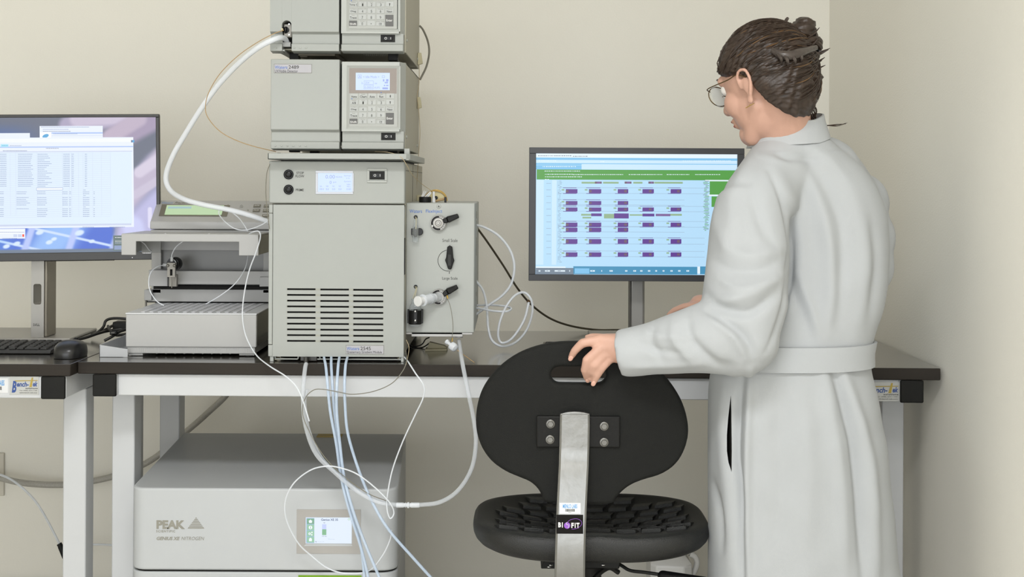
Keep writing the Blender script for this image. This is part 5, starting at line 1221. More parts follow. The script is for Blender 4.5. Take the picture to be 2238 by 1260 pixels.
c = P(1156, 659, 3.56); tag(MB().cyl(c - Vector((.004, 0, -.003)), c + Vector((.004, 0, -.003)), .0046, n=14).build('cable_tie', mat('tie_brown', '6b5030', .5), smooth=True), 'small brown tie wrapped round the dark braided cable', 'tie')
# plug with brown tip under the injector
p0, p1, p2 = P(975, 745, 3.08), P(1000, 765, 3.06), P(1037, 792, 3.03)
t = thing('luer_plug', p1, 'white plastic plug with brown needle tip hanging below the injector box', 'plug')
d = (p1 - p0).normalized(); MB().lathe(p0, d, [(.0035, 0), (.0055, .001), (.0055, .006), (.0040, .007), (.0036, .016), (.0095, .018), (.010, .026), (.0085, .031), (.003, .033)], 24).build('plug_body', milky, t, smooth=True)
MB().cyl(p1, p2, .0009).build('needle_tip', brown, t, smooth=True)
tb('ferrule_wire', [(977, 652, 3.075), (983, 665, 3.07), (988, 690, 3.068), (990, 715, 3.07), (988, 735, 3.07), (984, 746, 3.072)], .0007, grcab, 'hair-thin grey wire dropping from the lower lever of the injector', 'wire', n=6)
tag(MB().cyl(P(977, 645, 3.072), P(979, 652, 3.072), .0017).build('ferrule', mat('amber', 'b9973d', .4), smooth=True), 'amber ferrule at the top of the hair-thin wire on the injector', 'ferrule')
tag(MB().cyl(P(989, 738, 3.072), P(988, 746, 3.072), .0013).build('ferrule', mat('amber', 'b9973d', .4), smooth=True), 'amber ferrule just above the white plug below the injector', 'ferrule')
# cream spring clip on the bench
c = P(954, 762, 3.26); t = thing('spring_clip', (c.x, 3.26, BZ), 'cream plastic clamp lying on the bench under the injector box', 'clip')
x0, x1 = XD(930, 760, 3.26), XD(977, 760, 3.26)
MB().prism([(x0, 3.24, BZ), (x1, 3.25, BZ), (x1, 3.30, BZ), (x0, 3.28, BZ)], (0, 0, .006)).build('base', cream, t, bevel=.001)
MB().prism([(x0 + .004, 3.25, BZ + .006), (x0 + .010, 3.25, BZ + .022), (x1 - .006, 3.26, BZ + .012), (x1, 3.26, BZ + .006)], (0, .02, 0)).build('lever', cream, t, bevel=.001)
tb('black_cable', [(893, 752, 3.33), (905, 757, 3.33), (922, 752, 3.33), (930, 741, 3.33), (938, 737, 3.34)], .0016, blkcab, 'short black cord curling out under the injector box', 'cord')
tb('black_cable', [(888, 757, 3.30), (905, 761, 3.30), (925, 758, 3.31), (940, 748, 3.32)], .0016, blkcab, 'lower black cord between the pump foot and the cream clamp', 'cord')
tb('beige_wire', [(888, 742, 3.06), (894, 760, 3.05), (889, 790, 2.985), (887, 797, 2.972)], .0008, beige, 'thin beige wire at the lower right corner of the pump', 'wire', n=6)
# tower right side
tb('mains_cable', [(917, 56, 3.44), (925, 66, 3.44), (935, 90, 3.45), (938, 115, 3.45), (932, 145, 3.45), (918, 174, 3.44)], .0026, grcab, 'grey cable bowing out right of the topmost detector', 'cable')
tb('beige_wire', [(916, 140, 3.41), (916, 180, 3.41), (912, 210, 3.41), (915, 240, 3.41), (918, 290, 3.41), (915, 335, 3.42), (913, 370, 3.43), (910, 420, 3.44)], .0009, beige, 'beige wire running down through the clips on the tower side', 'wire', n=6)
tb('beige_wire', [(820, 331, 3.05), (850, 333, 3.02), (875, 342, 3.0), (890, 362, 3.01), (900, 380, 3.05), (920, 400, 3.12), (938, 413, 3.16), (951, 421, 3.17)], .0008, beige, 'thin beige wire dropping from the shelf tray to the injector top', 'wire', n=6)
t = thing('valve_drive', (XD(915, 420, 3.5), 3.5, ZD(915, 441, 3.5)), 'small cream box behind the injector against the pump side', 'box')
a = R(908, 426, 921, 440, 3.44); MB().box(-.2458, a[1], 3.44, 3.46, ZD(915, 443, 3.1), a[3]).build('body', cream, t, bevel=.001)
# power cords and plug left
cords = [([(150, 745, 3.30), (185, 738, 3.33), (215, 728, 3.36), (240, 722, 3.40), (285, 716, 3.42)], 'black cord running furthest left from the bundle behind the mouse'),
         ([(170, 742, 3.42), (205, 731, 3.44), (225, 715, 3.46), (232, 700, 3.47), (250, 695, 3.48), (285, 697, 3.49)], 'black cord arching highest in the bundle behind the mouse'),
         ([(200, 730, 3.48), (225, 722, 3.47), (245, 712, 3.46), (262, 705, 3.46), (290, 708, 3.46)], 'black cord in the middle of the bundle behind the mouse'),
         ([(228, 744, 3.32), (245, 735, 3.33), (262, 724, 3.35), (290, 716, 3.38)], 'black cord lowest in the bundle beside the white tray'),
         ([(236, 712, 3.40), (243, 724, 3.37), (255, 732, 3.36), (285, 728, 3.36)], 'black cord doubling back next to the black plug')]
for pts, lab in cords: tb('black_cable', pts, .0036, blkcab, lab, 'cord', 'black cords behind the mouse')
t = thing('plug', P(248, 728, 3.34), 'moulded black plug among the cords left of the fraction collector', 'plug')
MB().slab(Plane(P(248, 727, 3.33), (1, .2, .1), (0, 0.1, 1)), 240, 722, 256, 731, -.010, .004).build('plug_body', blk, t, bevel=.002)
MB().slab(Plane(P(248, 727, 3.33), (1, .2, .1), (0, 0.1, 1)), 243, 725, 251, 728, .004, .005).build('plug_face', mat('plug_grey', '55534f', .5), t)
t = thing('power_adapter', P(258, 712, 3.42), 'black power adapter half hidden behind the fraction collector cabinet', 'adapter')
MB().pbox(245, 703, 290, 722, 3.41, 3.45).build('brick', blk, t, bevel=.004)
# under bench hoses at the left
tb('air_hose', [(-40, 1042, 4.0), (0, 1044, 4.0), (40, 1053, 4.0), (90, 1058, 4.0), (150, 1058, 4.0), (210, 1049, 4.0), (270, 1033, 4.0), (330, 1005, 4.0), (375, 970, 4.0), (410, 940, 4.0), (450, 905, 4.0), (500, 855, 4.0), (520, 800, 4.0)], .0095, hosem, 'thick grey braided hose swinging along the wall behind the bench legs', 'hose', n=14)
tb('air_line', [(-30, 1030, 3.95), (10, 1040, 3.94), (45, 1062, 3.93), (80, 1098, 3.92), (108, 1145, 3.92), (132, 1192, 3.92)], .0034, milky, 'thinner white air line curving down to the black push fitting', 'tube')
t = thing('push_fitting', P(137, 1205, 3.92), 'black push-in pipe fitting next to the left bench leg', 'fitting')
MB().capsule(P(133, 1194, 3.92), P(142, 1216, 3.92), .0085, .0085).build('body', blk, t, smooth=True); MB().cyl(P(137, 1205, 3.92), P(152, 1200, 3.92), .006).build('branch', blk, t, smooth=True)
MB().cyl(P(129, 1187, 3.92), P(135, 1197, 3.92), .0075).build('collar', blk, t, smooth=True)
tb('air_line', [(142, 1214, 3.92), (152, 1240, 3.92), (160, 1300, 3.92)], .003, milky, 'short white air line hanging below the black push fitting', 'tube')
tb('air_line', [(150, 1192, 3.98), (205, 1189, 3.98), (250, 1191, 3.98), (300, 1200, 3.98)], .003, milky, 'horizontal white air line between the two bench legs', 'tube')
t = thing('wall_outlet', P(-14, 1036, 4.08), 'pale wall socket plate at the lower left edge behind the hose', 'socket')
MB().pbox(-60, 989, 8.5, 1083, 4.079, 4.087).build('plate', mat('socket_ivory', 'cfcabd', .4), t, bevel=.002)
MB().pbox(-40, 1000, -12, 1032, 4.077, 4.079).build('receptacle', mat('socket_ivory', 'cfcabd', .4), t, bevel=.001)
# small cable hook on bench behind chair and white jug on the floor
c = P(1203, 750, 3.36); t = thing('desk_clip', (c.x, 3.4, BZ), 'small dark cable clip on the bench behind the chair back', 'clip')
x0, x1 = XD(1188, 748, 3.4), XD(1212, 748, 3.4)
MB().prism([(x0, 3.36, BZ), (x1, 3.36, BZ), (x1, 3.42, BZ), (x0, 3.42, BZ)], (0, 0, .004)).build('base', innerd, t, bevel=.001)
MB().tube([(x0 + .006, 3.37, BZ + .004), (x0 + .006, 3.37, BZ + .009), (x1 - .002, 3.37, BZ + .009), (x1 - .002, 3.40, BZ + .006)], .0013, sub=2).build('wire_loop', blkg, t)
def jug():
    D = 3.62; t = thing('plastic_carboy', (XD(1475, 1230, D), D + .05, 0), 'white faceted plastic container on the floor behind the chair, seen below its seat', 'container')
    def ring(pts, z): return [(p[0], p[1], z) for p in pts]
    X = lambda x: XD(x, 1235, D)
    Z = lambda y: ZD(1475, y, D)
    o = [(X(1422), D), (X(1433), D - .02), (X(1492), D - .03), (X(1512), D - .01), (X(1512), D + .12), (X(1422), D + .12)]
    i = [(X(1432), D + .02), (X(1448), D + .01), (X(1485), D + .005), (X(1500), D + .02), (X(1500), D + .11), (X(1432), D + .11)]
    m = MB(); N = 6; vs = ring([(a[0] * .2 + o_[0] * .8, a[1]) if 0 else o_ for o_, a in zip(o, i)], .004) + ring(o, Z(1252)) + ring(o, Z(1232)) + ring(i, Z(1218)) + ring(i, Z(1212))
    fs = [tuple(range(N - 1, -1, -1)), tuple(range(4 * N, 5 * N))] + [(k * N + j, k * N + (j + 1) % N, (k + 1) * N + (j + 1) % N, (k + 1) * N + j) for k in range(4) for j in range(N)]
    m.add(vs, fs); m.build('body', mat('hdpe_white', 'd9d8d4', .4), t, bevel=.006)
    MB().box(X(1470), X(1513), D + .02, D + .08, Z(1216), Z(1205)).build('cap', mat('hdpe_white', 'd9d8d4', .4), t, bevel=.004)
    MB().tube([(X(1511), D + .03, Z(1216)), (X(1522), D + .03, Z(1222)), (X(1527), D + .03, Z(1236)), (X(1520), D + .03, Z(1256)), (X(1510), D + .03, Z(1266))], .008, n=10).build('handle', mat('hdpe_white', 'd9d8d4', .4), t, smooth=True)
jug()

# ------------------------------------------------------------------ lab chair
DB = 2.60   # distance of the back shell's outer face
def chair():
    xc = XD(1272, 900, DB); t = thing('lab_chair', (XD(1272, 1100, 2.8), 2.8, 0), 'black moulded lab chair with grip slot and chrome back post, turned to the bench', 'chair')
    # back shell: outline, grip slot, slight wrap
    ol = [(1262, 746), (1300, 748), (1338, 754), (1375, 766), (1410, 784), (1442, 809), (1470, 841), (1492, 876), (1505, 911), (1510, 945), (1506, 975), (1494, 1003), (1474, 1026), (1445, 1042), (1410, 1051), (1382, 1061), (1360, 1076), (1346, 1092), (1337, 1102), (1300, 1103),
          (1230, 1101), (1192, 1099), (1184, 1084), (1174, 1068), (1158, 1055), (1135, 1046), (1105, 1034), (1075, 1014), (1054, 987), (1042, 955), (1039, 922), (1043, 888), (1054, 855), (1073, 825), (1100, 797), (1135, 773), (1175, 757), (1218, 748)]
    out = catmull([P(x, y, DB) for x, y in ol] + [P(*ol[0], DB)], 3)[:-1]
    cu = bpy.data.curves.new('tmp', 'CURVE'); cu.dimensions = '2D'; cu.fill_mode = 'BOTH'
    def spl(pts):
        s = cu.splines.new('POLY'); s.points.add(len(pts) - 1); s.use_cyclic_u = True
        for i, (x, z) in enumerate(pts): s.points[i].co = (x, z, 0, 1)
    ins = []
    def inset(pts, d):
        n = len(pts); res = []
        for i in range(n):
            a, b = Vector(pts[i - 1]), Vector(pts[(i + 1) % n]); tdir = (b - a).normalized(); nn = Vector((-tdir.y, tdir.x)); res.append(Vector(pts[i]) + nn * d)
        return [(p.x, p.y) for p in res]
    o2 = [(p.x, p.z) for p in out]
    ar = sum(o2[i][0] * o2[(i + 1) % len(o2)][1] - o2[(i + 1) % len(o2)][0] * o2[i][1] for i in range(len(o2)))
    sg = 1 if ar > 0 else -1
    bev = .008
    spl(inset(o2, bev * sg))
    s0, s1 = P(1202, 799, DB), P(1328, 840, DB); r = (s0.z - s1.z) / 2; cz = (s0.z + s1.z) / 2
    sl = [(s1.x - r + (r + bev * .7) * math.cos(a), cz + (r + bev * .7) * math.sin(a)) for a in np.linspace(-math.pi / 2, math.pi / 2, 12)] + [(s0.x + r + (r + bev * .7) * math.cos(a), cz + (r + bev * .7) * math.sin(a)) for a in np.linspace(math.pi / 2, 1.5 * math.pi, 12)]
    spl(sl)
    cu.extrude = .006; cu.bevel_depth = bev; cu.bevel_resolution = 4
    o = bpy.data.objects.new('tmp', cu); COL.objects.link(o)
    dg = bpy.context.evaluated_depsgraph_get(); me = bpy.data.meshes.new_from_object(o.evaluated_get(dg)); bpy.data.objects.remove(o)
    m = MB(); m.add([(v.co.x, DB + .014 + v.co.z, v.co.y) for v in me.vertices], [tuple(p.vertices) for p in me.polygons])
    m2, co = voxel(m, .0035, 'back_shell', 2)
    k = np.clip(np.abs(co[:, 0] - xc) / .21, 0, 1); co[:, 1] += .030 * k ** 2
    m2.vertices.foreach_set('co', co.ravel()); m2.update()
    link_mesh(m2, 'back_shell', [backm], t)
    # bracket with bolts, chrome post
    pl = flat(DB)
    br = MB().slab(pl, 1172.5, 908, 1355, 977, -.004, .0035).build('bracket', mat('bracket_black', '121211', .55, bump=.2, spec=0.25), t, bevel=.003, seg=4)
    for x, y in ((1203, 925), (1202, 959), (1320, 930), (1320, 965)):
        c = pl.c(x, y, .0035); b = MB(); b.lathe(c, (0, -1, 0), [(.0085, 0), (.0085, .0016), (.0078, .002)], 24); b.lathe(c - Y1 * .002, (0, -1, 0), [(.0065, 0), (.0065, .003), (.0055, .004)], 6); b.build('bolt', mat('bolt_zinc', '74736f', .35, .7), br, smooth=True)
    h = MB()
    for x, y in ((1190, 941), (1332, 947)): c = pl.c(x, y, .0036); h.cyl(c, c - Y1 * .0004, .003)
    h.build('bracket_hole', darkgap, br)
    path = [(904, 2.584, 1256.5, 32.5), (930, 2.584, 1256.3, 33), (975, 2.583, 1255.5, 33), (1005, 2.582, 1254.5, 33), (1016, 2.578, 1254.2, 33), (1050, 2.571, 1252.5, 33), (1100, 2.562, 1250, 33), (1165, 2.552, 1247.5, 33), (1200, 2.549, 1246.5, 33.2), (1252, 2.547, 1245.5, 33.5), (1300, 2.56, 1245, 33.5), (1330, 2.60, 1245, 33.5)]
    vs = []; fs = []
    pr = [P(path[0][2] + dx, 904 - 5 * (1 - (dx / 32.5) ** 2), 2.584) for dx in np.linspace(-31, 31, 7)]
    for y, D, cx, hw in path:
        a, b = P(cx - hw, y, D), P(cx + hw, y, D); e = .004
        vs += [a + Vector((e, 0, 0)), b - Vector((e, 0, 0)), b + Y1 * .003, b + Y1 * .009, a + Y1 * .009, a + Y1 * .003]
    n = 6
    for k in range(len(path) - 1): fs += [(k * n + i, k * n + (i + 1) % n, (k + 1) * n + (i + 1) % n, (k + 1) * n + i) for i in range(n)]
    fs += [tuple(range(n)), tuple(range((len(path) - 1) * n, len(path) * n))[::-1]]
    m = MB(); m.add(vs, fs)
    m.prism([pr[0]] + pr[1:-1] + [pr[-1], P(1256.5 + 32, 906, 2.584), P(1256.5 - 32, 906, 2.584)], (0, .009, 0))
    post = m.build('back_post', mat('chrome_post', '8b8b89', .30, .85, var=.05, vs=30, bump=.25, bs=60), t, bevel=.0006)
    plp = Plane(P(1250, 1100, 2.5618), (1, 0, 0), P(1250, 1100, 2.562) - P(1250, 1165, 2.552))
    labs_sticker(post, plp, 1223, 1098, 1269, 1122)
    st = MB().slab(plp, 1216, 1124, 1274.5, 1165.5, 0, .0008).build('name_badge', mat('badge_black', '0e0b09', .6, spec=0.15), post, bevel=.0004)
    m = MB(); T_ = lambda s, *q: text(m, plp, s, *q, .0012, bold=.05)
    T_('B', 1220, 1140.5, 1226, 1151.5); T_('I', 1228, 1140.5, 1230, 1152); T_('F', 1248.5, 1141.5, 1254, 1153); T_('I', 1256, 1141.5, 1258, 1153); T_('T', 1259.5, 1141.5, 1266.5, 1153.5)
    m.build('lettering', txt_white, st, fix=False)
    m = MB(); c = plp.c(1239.5, 1147.5, .0011); R_ = .0060
    m.add([c + plp.u * R_ * math.cos(6.283 * k / 24) + plp.v * R_ * math.sin(6.283 * k / 24) for k in range(24)], [tuple(range(24))])
    e = [(1240, 1140), (1246, 1135.5), (1254, 1133), (1262, 1133), (1268, 1136), (1271.5, 1141), (1270, 1147), (1264, 1152), (1256, 1155), (1249, 1155.5)]
    m.tube([plp.c(x, y, .0014) for x, y in e], .0004, n=6); m.build('emblem', mat('badge_purple', '8a50b8', .5), st, fix=False)
    m = MB(); m.tube([plp.c(x, y, .0016) for x, y in ((1239, 1140), (1238, 1145), (1243, 1146.5), (1241.5, 1153))], .0005, n=6); m.build('emblem_figure', txt_white, st)
    # seat
    XS = XD(1290, 1130, 2.8); YC = 2.815; ZS = EYE - .700; hw, hd = .247, .205
    n = 72
    def top(u, v):  # u across, v depth, both -1..1 ; pommel front, raised sides and rear roll
        return .014 * abs(u) ** 2.4 - .020 * math.exp(-((v - .05) ** 2) / .35) * (1 - abs(u) ** 2) + .012 * max(0, v) ** 3 * (1 - u * u) + .016 * max(0, -v - .35) + .008 * math.exp(-(u / .16) ** 2) * max(0, -v)
    def rim(a, s): 
        ca, sa = math.cos(a), math.sin(a)
        return (math.copysign(abs(ca) ** .60, ca) * s, math.copysign(abs(sa) ** .62, sa) * s)
    vs = []; fs = []
    secs = [(.02, None, -.040), (.6, None, -.043), (.86, None, -.041), (.96, None, -.034), (1.0, None, -.021), (.995, None, -.010), (.965, None, -.002)]
    for s, _, dz in secs:
        for i in range(n):
            u, v = rim(2 * math.pi * i / n, s); zz = dz + top(u, v) * min(1, max(0, (dz + .05) / .05)) - (.010 * (1 - v) * .5 if dz < -.02 else 0) * (1 - u * u)
            vs.append((XS + u * hw, YC + v * hd, ZS + zz))
    for s in (.91, .84, .76, .66, .54, .42, .30, .18, .08, .02):
        for i in range(n):
            u, v = rim(2 * math.pi * i / n, s); vs.append((XS + u * hw, YC + v * hd, ZS + top(u, v) + .001 * (s > .85)))
    K = len(vs) // n
    fs = [(k * n + i, k * n + (i + 1) % n, (k + 1) * n + (i + 1) % n, (k + 1) * n + i) for k in range(K - 1) for i in range(n)] + [tuple(range(n - 1, -1, -1)), tuple(range((K - 1) * n, K * n))]
    m = MB(); m.add(vs, fs); seat = m.build('seat', seatm, t, smooth=True); sm = seat.modifiers.new('s', 'SUBSURF'); sm.levels = 1; sm.render_levels = 1
    rows = 8
    for j in range(rows):
        v0 = -.66 + j * .185; v1 = v0 + .15
        cols = 8
        for k in range(cols):
            u0 = -.80 + k * .205 + (.05 if j % 2 else -.01); u1 = u0 + .165
            skew = .035 if u0 < 0 else -.035
            q = [(u0 + skew, v0), (u1 + skew, v0), (u1 - skew * .2, v1), (u0 - skew * .2, v1)]
            if any((abs(a) / .90) ** 3.2 + (abs(b) / .90) ** 3.2 > 1 for a, b in q): continue
            b = [Vector((XS + a * hw, YC + c * hd, ZS + top(a, c) - .002)) for a, c in q]
            tp = [Vector((XS + (a * .94 + (q[0][0] + q[1][0]) / 2 * .06) * hw, YC + (c * .94 + (v0 + v1) / 2 * .06) * hd, ZS + top(a, c) + (.0075 if c == v0 else .0025))) for a, c in q]
            MB().hexa(b, tp).build('pad_block', seatm, seat, bevel=.001)
    # mechanism and base
    zb = ZS - .046
    x0, x1 = XD(1181, 1230, 2.7), XD(1352, 1230, 2.7)
    mp = MB(); z_ = ZD(1262, 1243, 2.68); mp.prism([(x0, 2.68, z_), (x1, 2.68, z_), (x1 + .004, 2.68, zb + .004), (x0 + .012, 2.68, zb + .004)], (0, .22, 0)); mp.build('seat_plate', blk, t, bevel=.003)
    for x in (1204, 1200, 1318): c = P(x, 1234 if x != 1200 else 1238, 2.679); MB().ball(c, (.004, .0015, .0015)).build('bolt', chrome, t)
    m = MB(); m.box(XD(1218, 1250, 2.6), XD(1276, 1250, 2.6), 2.555, 2.76, z_ - .045, z_ - .001); m.build('post_socket', blk, t, bevel=.004)
    m = MB(); m.tube([P(1345, 1226, 2.70), P(1360, 1236, 2.69), P(1378, 1246, 2.68), P(1410, 1250, 2.67), P(1452, 1256, 2.66)], .0036); m.build('lever', blk, t, smooth=True)
    m = MB(); c0, c1 = P(1449, 1258, 2.66), P(1540, 1274, 2.62); m.capsule(c0, c1, .011, .013, 16); m.build('lever_grip', blkg, t, smooth=True)
    m = MB(); m.tube([P(1352, 1250, 2.70), P(1330, 1240, 2.69), P(1300, 1262, 2.67), P(1290, 1290, 2.66)], .005); m.build('tilt_lever', blk, t, smooth=True)
    MB().cyl((XS, YC, .28), (XS, YC, z_), .025).build('gas_column', blk, t, smooth=True); MB().cyl((XS, YC, .09), (XS, YC, .30), .032).build('column_sleeve', blk, t, smooth=True)
    for k in range(5):
        a = 2 * math.pi * k / 5 + .3; d = Vector((math.cos(a), math.sin(a), 0))
        MB().tube([(XS, YC, .12), Vector((XS, YC, .11)) + d * .15, Vector((XS, YC, .075)) + d * .29], .018, rad=[.024, .018, .013]).build('base_arm', blk, t, smooth=True)
        p = Vector((XS, YC, .028)) + d * .29; s = d.cross(Zu)
        cst = MB(); cst.cyl(p - s * .022, p - s * .006, .028, n=20); cst.cyl(p + s * .006, p + s * .022, .028, n=20); cst.cyl(p + Vector((0, 0, .0)), p + Vector((0, 0, .05)), .008); cst.build('castor', blk, t, smooth=True)
chair()

# ------------------------------------------------------------------ person in white coat
def person():
    yaw, pit = math.radians(42), math.radians(19)
    F0 = Vector((-math.sin(yaw), math.cos(yaw), 0)); Fw = F0 * math.cos(pit) - Zu * math.sin(pit); Up = Zu * math.cos(pit) + F0 * math.sin(pit); Lf = Vector((-math.cos(yaw), -math.sin(yaw), 0))
    C = P(1674, 178, 2.68)
    L = lambda f, l, u: C + Fw * f + Lf * l + Up * u
    ax = (Fw, Lf, Up)
    b = MB()
    # head
    b.ball(L(-.002, 0, .016), (.091, .074, .088), ax, 32, 24); b.ball(L(.022, 0, -.035), (.068, .060, .078), ax, 28, 20); b.ball(L(.060, 0, -.088), (.032, .030, .028), ax)
    b.ball(L(.074, 0, .028), (.020, .052, .018), ax); b.ball(L(.052, .036, -.028), (.032, .026, .032), ax); b.ball(L(.052, -.036, -.028), (.032, .026, .032), ax)
    b.capsule(L(.090, 0, .012), L(.108, 0, -.022), .0085, .0115); b.ball(L(.101, .010, -.027), (.009, .0075, .007), ax); b.ball(L(.101, -.010, -.027), (.009, .0075, .007), ax)
    b.ball(L(.089, 0, -.052), (.010, .024, .0075), ax); b.ball(L(.087, 0, -.063), (.010, .020, .007), ax)
    b.capsule(L(.006, .044, -.052), L(.055, .016, -.098), .020, .019); b.capsule(L(.006, -.044, -.052), L(.055, -.016, -.098), .020, .019)
    for s in (1, -1):   # ears: rim, lobe, bowl
        e = lambda f, u, o=0: L(f - .006, s * (.077 + o), u - .024)
        b.tube([e(.012, .004), e(.012, .026, .006), e(.000, .038, .011), e(-.016, .034, .013), e(-.021, .014, .012), e(-.014, -.006, .009), e(-.004, -.022, .004)], .0042, n=8); b.ball(e(-.002, -.022, .002), (.008, .006, .010), ax); b.ball(e(-.005, .008, .001), (.014, .006, .022), ax)
    nb = P(1712, 305, 2.715)
    b.capsule(L(-.025, 0, -.045), nb, .054, .058, 24); b.capsule(L(.01, 0, -.06), nb + Vector((-.01, .01, 0)), .042, .05, 20)
    # torso and limbs
    pel = P(1745, 900, 2.72); ch = P(1760, 470, 2.73); LS, RS = P(1645, 432, 2.62), P(1880, 442, 2.82); LE, LW = P(1618, 738, 2.535), P(1358, 766, 2.575)
    RE, RW = P(1800, 680, 2.95), P(1575, 668, 3.06)
    b.capsule(nb, ch, .055, .08, 24); b.capsule(ch + Vector((-.05, .0, 0)), ch + Vector((.05, .03, 0)), .07, .07); b.capsule(ch, pel, .085, .10, 24); b.capsule(LS, RS, .045, .045)
    b.capsule(LS, LE, .040, .034); b.capsule(LE, LW, .036, .026); b.capsule(RS, RE, .045, .036); b.capsule(RE, RW, .036, .025)
    fl = [Vector((pel.x - .085, 2.70, .07)), Vector((pel.x + .085, 2.78, .07))]
    for p, s in zip(fl, (-1, 1)):
        hp = pel + Vector((s * .075, 0, 0)); kn = (hp + p) / 2 + F0 * .02; b.capsule(hp, kn, .08, .052); b.capsule(kn, p, .05, .036); b.capsule(p, p + F0 * .14 - Zu * .03, .034, .026)
    # left hand on the chair back
    def finger(pts, rs):
        for i in range(len(pts) - 1): b.capsule(pts[i], pts[i + 1], rs[i], rs[i + 1], 12)
    Dn = DB - .010
    H = lambda x, y, d=0.0: P(x, y, Dn + d)
    fing = [([(1312, 742, -.014), (1273, 749, -.014), (1256, 766, -.008), (1248.5, 779, -.001)], (.0105, .0092, .0082, .0068)),
            ([(1318, 756, -.018), (1283, 786, -.022), (1278, 808, -.012), (1283, 826, .006)], (.0108, .0094, .0084, .0070)),
            ([(1327, 768, -.017), (1300, 797, -.021), (1296, 812, -.012), (1301, 824, .004)], (.0102, .0090, .0080, .0068)),
            ([(1337, 779, -.014), (1316, 803, -.019), (1306, 819, -.013), (1298, 834, -.004)], (.0096, .0084, .0076, .0064))]
    for pts, rs in fing: finger([H(*p) for p in pts], rs)
    wr = P(1362, 760, 2.57)
    for (x, y, d) in ((1312, 742, -.014), (1318, 756, -.017), (1327, 768, -.016), (1337, 779, -.013)): b.capsule(H(x, y, d), wr + Vector((0, 0, (760 - y) * .0003)), .0115, .021, 14)
    b.capsule(wr, LW, .023, .025); b.capsule(H(1325, 750, -.006), H(1345, 768, -.004), .014, .018)
    finger([H(1345, 745, .012), H(1318, 740, .035), H(1298, 737, .046), H(1285, 738, .050)], (.016, .011, .0095, .008))
    # right hand, reaching to the desk
    d = (RW - RE).normalized(); s = d.cross(Zu).normalized(); b.capsule(RW, RW + d * .05, .026, .024)
    for k in range(4):
        o = RW + d * .045 + s * (k - 1.5) * .018; finger([o, o + d * .035 - Zu * .004, o + d * .058 - Zu * .014, o + d * .070 - Zu * .024], (.0098, .0088, .008, .007))
    o = RW + d * .01 - s * .022; finger([o, o + d * .03 - s * .02 - Zu * .006, o + d * .052 - s * .022 - Zu * .014], (.012, .0098, .008))
    me, co = voxel(b, .0030, 'person', 5, .5)
    body = link_mesh(me, 'person', [skin])
    tag(body, 'person in white lab coat and glasses, brown hair clipped up, hand on black chair', 'person')
    for s in (1, -1):
        MB().ball(L(.0755, s * .031, .010), (.0125, .0125, .0125), ax).build('eyeball', mat('eye_white', 'e4e0da', .25), body, smooth=True)
        MB().ball(L(.0835, s * .031, .008), (.0055, .006, .006), ax).build('iris', mat('iris_brown', '3a2718', .2), body, smooth=True)
        MB().tube([L(.088, s * .014, .034), L(.092, s * .030, .038), L(.080, s * .046, .033)], .0022).build('eyebrow', hairm, body, smooth=True)
    m = MB(); m.ball(L(.0925, 0, -.052), (.008, .021, .0045), ax); m.ball(L(.0905, 0, -.0615), (.009, .018, .005), ax); m.build('lips', mat('lip', 'a8695a', .45), body, smooth=True)
    # nails of the hand on the chair
    for pts, rs in fing:
        p1, p2 = H(*pts[-2]), H(*pts[-1]); dd = (p2 - p1).normalized(); out = (Vector((0, -1, 0)) - dd * Vector((0, -1, 0)).dot(dd)).normalized(); sd = dd.cross(out)
        MB().ball(p2 + dd * .0005 + out * rs[-1] * .86, (.0065, .0045, .0013), (dd, sd, out), 14, 8).build('fingernail', mat('nail', 'd8aa98', .3), body, smooth=True)
    # glasses
    g = MB()
    for s in (1, -1):
        g.tube([L(.098 + .004 * math.cos(a), s * .034 + .0255 * math.cos(a) * s, .004 + .021 * math.sin(a)) for a in np.linspace(0, 2 * math.pi, 17)], .0011, n=6, sub=3)
        g.tube([L(.096, s * .060, .012), L(.085, s * .078, .014), L(.03, s * .083, .010), L(.004, s * .086, .010), L(-.015, s * .083, -.002)], .0011, n=6)
    g.tube([L(.106, .010, .008), L(.110, 0, .012), L(.106, -.010, .008)], .0011, n=6)
    gl = g.build('glasses', mat('frame_gold', '5c4a2c', .3, .6), body, smooth=True)
    for s in (1, -1): MB().lathe(L(.098, s * .034, .004), Fw + Lf * s * .12, [(.024, 0), (.024, .0012)], 28).build('lens', clear('lens_clear', 'dfe6e2', .10, .05), gl)
    er = MB(); er.tube([L(-.008, .086, -.057), L(-.009, .088, -.060), L(.0, .090, -.061), L(-.022, .090, -.060)], .0008, n=6); er.build('earring', mat('gold', 'd2b26a', .2, 1), body, smooth=True)

    # hair: shell whose thickness follows the hairline, combed to a clip at the back of the crown
    Hc = (-.010, 0, .018); a_, b_, c_ = .094, .077, .091
    sm = lambda x, e0, e1: float(np.clip((x - e0) / (e1 - e0), 0, 1) ** 2 * (3 - 2 * np.clip((x - e0) / (e1 - e0), 0, 1)))
    def r0f(d): return 1 / math.sqrt((d[0] / (a_ if d[0] > 0 else .089)) ** 2 + (d[1] / b_) ** 2 + (d[2] / (c_ if d[2] > 0 else .116)) ** 2)
    def Rh(d):
        f, l, u = d; r0 = r0f(d)
        pf, pu, pl_ = f * r0, u * r0, abs(l * r0)
        # hairline height as a function of how far forward
        hl = np.interp(pf, [-.1, -.060, -.040, -.022, -.008, .012, .035, .060, .080, .1], [-.140, -.135, -.112, -.076, -.026, -.008, -.003, .004, .030, .050])
        k = sm(pu - hl, -.008, .010)
        back = sm(-pf, -.01, .07); th = .011 + .004 * back * sm(-pu, -.07, .02) + .004 * back * sm(-pu, .0, .07) + .002 * sm(pu, .0, .07)
        return r0 + (-.022) * (1 - k) + th * k
